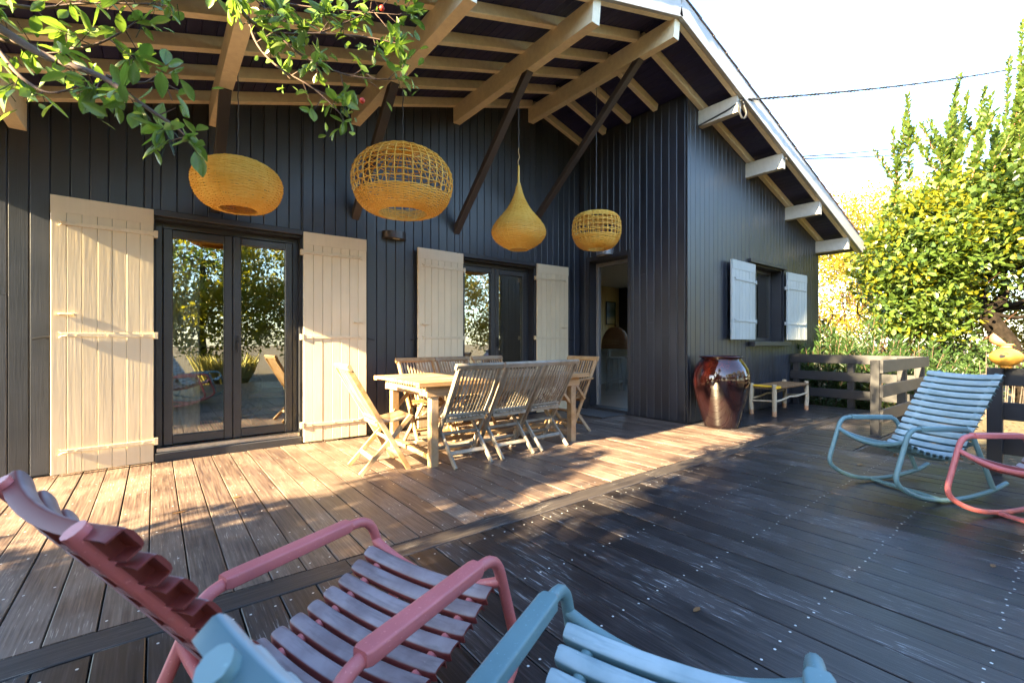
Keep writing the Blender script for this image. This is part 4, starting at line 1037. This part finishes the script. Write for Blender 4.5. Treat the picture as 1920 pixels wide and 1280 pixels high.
stems('arbutus_shrub', 'many-stemmed arbutus shrub with reddish stems left of the big arbutus', (13.2, 2.35, -.22), 10, 1.15, 3.0,
      [((0, 0, 2.7), (1.15, 1.1, .8), 1), ((.2, .4, 3.4), (1.0, 1.0, .8), .6), ((-.3, -.6, 1.9), (.7, .7, .45), .25)], 190, 38, .11, 'leaf_arbutus', 'bark_red', sr=.05, leafshape='6', wid=1.1)
stems('arbutus_shrub', 'low leafy shrub under the big arbutus trunk beside the clay lantern', (12.6, 1.55, -.22), 6, .8, 1.3, [((0, 0, .8), (.9, .8, .5), 1)], 60, 50, .075, 'leaf_dark', 'bark_dark', sr=.03)
stems('arbutus_shrub', 'dark low ivy-leaved shrub behind the right railing', (12.8, -.3, -.22), 5, .9, 1.1, [((0, 0, .6), (1.3, 1.1, .5), 1)], 70, 50, .07, 'leaf_dark', 'bark_dark', sr=.03)
# sunlit yellow-green growth beyond the house corner
stems('yellow_bush', 'sunlit yellow-green bush just beyond the house corner and gutter', (16.8, 5.2, -.22), 8, 1.6, 4.4, [((0, 0, 2.6), (1.9, 1.8, 2.3), 1), ((.2, -.4, 4.6), (1.5, 1.5, 1.5), .6)], 330, 48, .10, 'leaf_yellow', 'bark_red', 'bright yellow-green bushes', crad=.4)
stems('yellow_bush', 'taller pale yellow bush rising farthest back above the others', (20.5, 4.6, -.22), 8, 2.0, 5.6, [((0, 0, 3.3), (2.3, 2.6, 2.6), 1), ((0, -.6, 5.6), (1.9, 2.2, 1.4), .6)], 330, 44, .13, 'leaf_yellow', 'bark_red', 'bright yellow-green bushes', crad=.5)
stems('yellow_bush', 'yellow-green bush filling the gap between shrub stems and arbutus', (17.5, 2.2, -.22), 8, 1.7, 3.6, [((0, 0, 2.1), (2.0, 1.8, 2.1), 1)], 290, 44, .10, 'leaf_yellow', 'bark_red', 'bright yellow-green bushes', crad=.4)
stems('yellow_bush', 'yellow-green bush at the right edge of the picture, far behind the arbutus', (19.5, -4.2, -.22), 8, 1.9, 4.5, [((0, 0, 2.7), (2.4, 2.6, 2.7), 1)], 260, 44, .12, 'leaf_yellow', 'bark_red', 'bright yellow-green bushes', crad=.5)
stems('yellow_bush', 'yellow-green bush seen low behind the arbutus trunk', (18.5, -.8, -.22), 8, 1.7, 4.2, [((0, 0, 2.4), (2.2, 2.4, 2.4), 1)], 280, 44, .11, 'leaf_yellow', 'bark_red', 'bright yellow-green bushes', crad=.45)
# oleander-like plants right behind the side-deck railing
def oleander(base, n, h, label, spread=.45):
    t = thing('oleander', label, 'plant', base, 0, 'narrow-leaved plants behind the deck railing'); P = []; D = []; SZ = []; sb = MB()
    for i in range(n):
        a = rng.random() * 6.28; r = spread * rng.random() ** .5; st = np.array([math.cos(a) * r * .5, math.sin(a) * r * .5, 0]); hh = h * rng.uniform(.6, 1.05)
        en = np.array([math.cos(a) * r * 1.5, math.sin(a) * r * 1.5, hh]); sb.tube([tuple(st), tuple((st + en) / 2 + rng.normal(size=3) * .02), tuple(en)], [.007, .005, .003], 5)
        for k in range(int(hh / .028)):
            u = (k + 1) / (hh / .028); q = st + (en - st) * u; b_ = k * 2.2 + rng.random()
            for m_ in range(2): P.append(q); D.append((math.cos(b_ + m_ * 2), math.sin(b_ + m_ * 2), .5 + .6 * u)); SZ.append(rng.uniform(.10, .16))
    sb.build('stems', 'twig', t); leaves('leaves', np.array(P), np.array(D), np.array(SZ), 'leaf_oleander', t, LEAF4, L4F, .42)
for i, (x, y, h, lab) in enumerate(((9.75, 3.1, 1.5, 'narrow-leaved plant behind the railing, closest to the house wall'), (9.8, 2.5, 1.35, 'narrow-leaved plant behind the railing, second from the house wall'),
                                    (9.75, 1.95, 1.2, 'narrow-leaved plant behind the railing, at its sunlit outer corner'), (10.7, 2.9, 1.7, 'taller narrow-leaved plant a step behind the ones at the railing'), (10.8, 1.9, 1.3, 'narrow-leaved plant a step back from the sunlit railing corner'))):
    oleander((x, y, -.22), 26, h, lab)
# brushwood screen
br = MB()
for i in range(150):
    y = -3.4 + 4.6 * i / 150 + rng.normal() * .01; h = rng.uniform(.8, 1.15); lx = rng.normal() * .02; ly = rng.normal() * .05
    br.tube([(rng.normal() * .015, y, 0), (lx, y + ly, h)], [.010 * rng.uniform(.6, 1.3), .005], 4)
plain('brush_stick', (.05, .04, .035), .9, ns=20, amt=.5)
bf = thing('brushwood_screen', 'low grey brushwood screen of dry sticks behind the right railing', 'screen', (11.4, 0, -.22)); br.build('sticks', 'brush_stick', bf, kind='stuff')
for z in (.25, .75): MB().tube([(.02, -3.4, z), (.02, 1.2, z)], .012, 5).build('cross_stick', 'brush_stick', bf)
# leaf litter on the ground by the railing
P = np.c_[rng.uniform(5.7, 14, 2600), rng.uniform(-4, 3, 2600), np.full(2600, -.205)]; P = P[~((P[:, 0] < 9.1) & (P[:, 1] > 1.4))]
o = leaves('leaf_litter', P, np.c_[rng.normal(size=(len(P), 2)), np.zeros(len(P)) + .1], rng.uniform(.04, .08, len(P)), 'leaf_yellow', None); o['kind'] = 'stuff'
leafmat('leaf_fallen', [(.16, .08, .03), (.24, .13, .05), (.12, .06, .03)], (.25, .12, .03), .2); o.data.materials[0] = MT['leaf_fallen']
lf = np.array([(a, b * .9, .006 + .25 * abs(b) * .3 + .03 * a * a) for a, b, c in LEAF6])
for x, y, s, a, lab in ((.08, 3.62, .085, .3, 'curled tan leaf fallen on the deck left of the sunlit strip'), (.42, 3.72, .06, 1.2, 'small brown leaf fallen on the deck near the left shutter'), (1.72, 1.00, .05, 2., 'dry brown leaf on the dark deck in front of the blue foreground chair'),
                        (3.20, .30, .05, .5, 'yellow fallen leaf on the dark deck at the far right'), (4.9, 1.28, .09, .9, 'yellow leaf lying under the right blue rocking chair')):
    mb = MB(); mb.add([tuple(q * s) for q in lf], L6F); mb.build('fallen_leaf', 'leaf_fallen', None, label=lab, category='leaf', group='leaves fallen on the deck').location = (x, y, .004)

# ---- garden at the left and behind the camera: shades the deck and shows in the glass
G = 'garden trees beyond the deck'
tree('shade_tree', 'dense evergreen tree left of the deck that shades its front', (-5.6, .4, -.22), [(0, 0, 0), (.05, 0, 1.2), (.0, .1, 2.4), (0, 0, 3.6)],
     [((0, -.9, 3.0), (1.2, 1.2, 2.3), 1.3), ((.2, -3.0, 2.8), (1.2, 2.0, 2.4), 1.3), ((0, 1.6, 1.85), (.9, 1.15, 1.7), 1.15), ((0, 2.1, 3.5), (.5, .3, .45), .2), ((0, .3, 2.9), (.9, .75, 1.0), .6), ((0, -.55, 5.2), (1.1, .9, .6), .45), ((0, .55, 4.6), (.7, .35, 1.1), .3), ((0, 1.55, 6.5), (.9, .95, .85), .7), ((-.2, -.6, 1.2), (1.2, 2.6, 1.1), .6)], 1050, 44, .17, 'leaf_dark', crad=.42, group=G, limbs=40, shell=.12)  # crown lobes and gaps shaped to set sun and shade on the deck
tree('shading_pine', 'unseen tall pine added far off to the left to shade part of the big arbutus', (-9.5, -2.6, -.22), [(0, 0, 0), (.1, 0, 4), (.0, .1, 8), (.1, 0, 12.5)],
     [((0, .2, 13.2), (2.2, 1.9, 1.3), 1), ((.2, -.4, 11.6), (1.8, 1.6, .8), .5), ((0, .3, 15.0), (1.5, 1.3, .8), .4)], 120, 40, .2, 'leaf_dark', crad=.45, group=G, limbs=18, tr=.22)  # out of view; added so its crown shades the right side of the arbutus
stems('garden_hedge', 'clipped evergreen hedge plant left of the deck beside the house', (-5.2, 3.0, -.22), 5, .6, 1.4, [((0, -.2, .75), (.8, .9, .75), 1)], 60, 44, .12, 'leaf_dark', 'bark_dark', G, crad=.4)
for i, (x, y, h, s, mt, lab) in enumerate(((1.2, -8.0, 5.8, 2.1, 'leaf_sunny', 'yellow-green tree mirrored in the big glazed door, nearest its middle'), (4.4, -8.6, 6.6, 2.4, 'leaf_sunny', 'green garden tree mirrored at the right of the big glazed door'),
                                           (-2.4, -8.8, 6.6, 2.5, 'leaf_sunny', 'green garden tree mirrored at the left of the big glazed door'), (9.2, -8.2, 6.4, 2.6, 'leaf_sunny', 'green garden tree mirrored in the second glazed door'), (13.8, -7.2, 5.6, 2.5, 'leaf_yellow', 'yellow-green garden tree mirrored at the edge of the second glazed door'),
                                           (-7.2, -7.6, 5.0, 2.3, 'leaf_dark', 'dark garden tree standing off beyond the left rear of the deck'))):
    tree('garden_tree', lab, (x, y, -.22), [(0, 0, 0), (.1, 0, 1), (0, .1, 2), (.1, 0, h * .7)], [((0, 0, h * .66), (s, s, h * .36), 1), ((.2, .2, h * .33), (s * .9, s * .9, h * .22), .5)], 300, 40, .17, mt, crad=.5, limbs=14, group=G)
# tall dry grass tuft mirrored in the door
P = []; D = []
for i in range(700):
    a = rng.random() * 6.28; r = rng.random() ** .6 * .5; P.append((1.6 + math.cos(a) * r, -4.6 + math.sin(a) * r, -.22)); D.append((math.cos(a) * .45, math.sin(a) * .45, 1))
leaves('grass_tuft', np.array(P), np.array(D), rng.uniform(.5, 1.1, 700), 'grass_dry', None, LEAF4, L4F, .05)
g_ = bpy.data.objects['grass_tuft']; g_['label'] = 'tuft of tall dry yellow grass mirrored in the big glazed door'; g_['category'] = 'grass'; g_['kind'] = 'stuff'

# ---- overhanging arbutus branches at the upper left, near the camera
FW = np.array([math.sin(R(38.1)), math.cos(R(38.1)), 0]); RT_ = np.array([math.cos(R(38.1)), -math.sin(R(38.1)), 0])
def at(u, v, dep): return np.array([0, 0, 1.1]) + dep * (FW + RT_ * (u - 960) / 853.3 + np.array([0, 0, 1]) * (640 - v) / 853.3)
bt = thing('arbutus_boughs', 'arbutus tree whose leafy boughs hang into the upper left over the deck', 'tree', (-2.3, -.9, -.05))
b0 = np.array([-2.3, -.9, -.05])
tk = MB(); tk.tube([(0, 0, 0), (.1, .05, .8), (.05, .2, 1.6), (.3, .45, 2.4), (.7, .9, 3.1)], [.13, .12, .11, .09, .06], 12)
def W_(p): return tuple(np.array(p) - b0)
fork = np.array([.05, .2, 1.6]) + b0; fork2 = np.array([.7, .9, 3.1]) + b0
boughs = []     # list of polylines (world) with radii
def bough(uvd, r0, r1, start=None):
    pts = [] if start is None else [np.array(start)]
    pts += [at(*q) for q in uvd]
    pts = [np.array(q) for q in fillet([Vector(tuple(q)) for q in pts], .15, 4)]
    boughs.append((pts, r0, r1)); return pts
A0 = bough([(-160, -60, 1.35), (-20, 40, 1.35), (90, 112, 1.32), (190, 140, 1.3), (265, 196, 1.28), (330, 238, 1.27), (356, 262, 1.26)], .016, .0022, fork)
bough([(-60, 60, 1.35), (60, 88, 1.38), (150, 95, 1.40), (215, 70, 1.40), (262, 36, 1.42)], .007, .002)
bough([(-60, 20, 1.33), (40, 150, 1.30), (95, 180, 1.28), (150, 160, 1.27)], .006, .002)
bough([(-80, -20, 1.40), (60, 20, 1.42), (150, 6, 1.45), (300, 8, 1.50)], .007, .002)
bough([(200, 142, 1.30), (250, 158, 1.30), (300, 152, 1.31), (335, 170, 1.31)], .004, .0015)
B0 = bough([(350, -140, 1.75), (440, 2, 1.85), (466, 40, 1.87), (520, 66, 1.9), (600, 62, 1.92), (690, 70, 1.95), (745, 82, 1.97)], .012, .0025, fork2)
bough([(466, 40, 1.87), (480, 85, 1.86), (520, 128, 1.86), (590, 165, 1.87), (640, 215, 1.88), (645, 228, 1.88)], .005, .0018)
bough([(520, 66, 1.9), (570, 110, 1.9), (640, 140, 1.92), (710, 150, 1.93), (755, 148, 1.94)], .005, .0018)
bough([(440, -20, 1.85), (540, 10, 1.93), (640, 20, 1.97), (770, 30, 2.0)], .006, .002)
bough([(600, 62, 1.92), (650, 42, 1.97), (720, 12, 2.02), (740, -20, 2.05)], .004, .0015)
bough([(420, -60, 1.8), (470, -10, 1.83), (520, 40, 1.84), (560, 45, 1.85)], .004, .0015)
for pts, r0, r1 in boughs: tk.tube([W_(q) for q in pts], list(np.linspace(r0, r1, len(pts))), 7)
tk.build('trunk', 'twig', bt, smooth=60)
def near_leaf(k):
    mb = MB(); n = 7; w = (.44, .40, .48)[k]; cur = (.10, -.12, .22)[k]
    vs = []
    for i in range(n):
        u = i / (n - 1); hw = w * .5 * (math.sin(math.pi * (.02 + .97 * u ** 1.25))) ** .72
        z = -cur * u * u
        vs += [(u, -hw, z + .30 * hw), (u, -hw * .5, z + .13 * hw), (u, 0, z - .01), (u, hw * .5, z + .13 * hw), (u, hw, z + .30 * hw)]
    fs = [(i * 5 + j, (i + 1) * 5 + j, (i + 1) * 5 + j + 1, i * 5 + j + 1) for i in range(n - 1) for j in range(4)]
    mb.add(vs, fs); mb.tube([(-.14, 0, .01), (0, 0, 0), (.9, 0, -cur * .81 - .004)], [.010, .012, .003], 4)
    return mb.mesh('leaf', 'leaf_near', 180)
LM = [near_leaf(k) for k in range(3)]
cnt = 0; berries = 0
def put_leaf(p, d, s):
    global cnt
    d = Vector(tuple(d)).normalized(); u = Vector(tuple(rng.normal(size=3) * .6 + np.array([0, -.2, 1]))); sd = u.cross(d).normalized(); z = d.cross(sd)
    o = link('leaf', LM[rng.integers(3)], bt); q = np.array(p) - b0
    o.matrix_local = Matrix(((d.x * s, sd.x * s, z.x * s, q[0]), (d.y * s, sd.y * s, z.y * s, q[1]), (d.z * s, sd.z * s, z.z * s, q[2]), (0, 0, 0, 1))); cnt += 1
tw = MB(); tips = []
for bi, (pts, r0, r1) in enumerate(boughs):
    d = np.r_[0, np.cumsum(np.linalg.norm(np.diff(np.array(pts), axis=0), axis=1))]; L = d[-1]
    near = bi < 5; lo = .0 if bi not in (0, 5) else (1.0 - (.62 if bi == 0 else .85) / L if L > 1 else .4)
    q = max(0., lo) * L
    while q < L:
        p = np.array([np.interp(q, d, np.array(pts)[:, k]) for k in range(3)]); i = min(len(pts) - 2, int(np.searchsorted(d, q))); tg = norm(np.array(pts)[i + 1] - np.array(pts)[i])
        e = p + norm(tg * .5 + rng.normal(size=3) * .8) * rng.uniform(.03, .09)
        tw.tube([W_(p), W_(e)], [.0022, .0012], 4); tips.append((e, norm(e - p), near))
        q += .055 if near else .05
    tips.append((np.array(pts[-1]), norm(np.array(pts[-1]) - np.array(pts[-2])), near)); tips.append((np.array(pts[-1]), norm(np.array(pts[-1]) - np.array(pts[-2])), near))
order = rng.permutation(len(tips))
for i in order:
    e, d, near = tips[i]
    m_ = rng.integers(3, 6)
    for k in range(m_):
        if cnt >= 296: break
        put_leaf(e + rng.normal(size=3) * .006, d * .8 + rng.normal(size=3) * .75 + np.array([0, 0, -.15]), rng.uniform(.040, .078) if near else rng.uniform(.045, .082))
tw.build('twigs', 'twig', bt, kind='stuff')
P = []; D = []
for i in order:
    e, d, near = tips[i]
    for k in range(rng.integers(2, 5)): P.append(e + rng.normal(size=3) * .035 - b0); D.append(d * .8 + rng.normal(size=3) * .8 + np.array([0, 0, -.2]))
nb_ = np.array([v.co[:] for v in LM[0].vertices][:35]); nf_ = []
for i in range(6):
    for j in range(4): nf_ += [(i * 5 + j, (i + 1) * 5 + j, (i + 1) * 5 + j + 1), (i * 5 + j, (i + 1) * 5 + j + 1, i * 5 + j + 1)]
leaves('foliage', np.array(P), np.array(D), rng.uniform(.03, .065, len(P)), 'leaf_near_many', bt, nb_, nf_, 1.1, kind='stuff').data.polygons.foreach_set('use_smooth', [True] * (len(P) * len(nf_)))
# part of the same crown outside the picture, and flower sprays
cen = np.vstack([ellip(26, (-1.7, .4, 3.2), (.9, .9, .6)), ellip(16, (-.8, .8, 3.9), (.9, .7, .4))])
p, d = clusters(cen, .34, 42); leaves('crown', p - b0, d, rng.uniform(.06, .1, len(p)), 'leaf_arbutus', bt, LEAF6, L6F, 1.0, kind='stuff')
fl = MB()
for i in order[:26]:
    e, d, near = tips[i]
    for k in range(3):
        a = e + rng.normal(size=3) * .012; b_ = a + np.array([rng.normal() * .015, rng.normal() * .015, -rng.uniform(.02, .05)]); fl.tube([W_(a), W_(b_)], .0014, 4)
fl.build('flower_sprays', 'leaf_oleander', bt)
for u, v, dep in ((716, 16, 1.99), (679, 189, 1.9)):
    MB().lathe([(0, -.012), (.008, -.009), (.012, 0), (.008, .009), (0, .012)], 12, W_(at(u, v, dep))).build('berry', 'berry', bt, smooth=180)
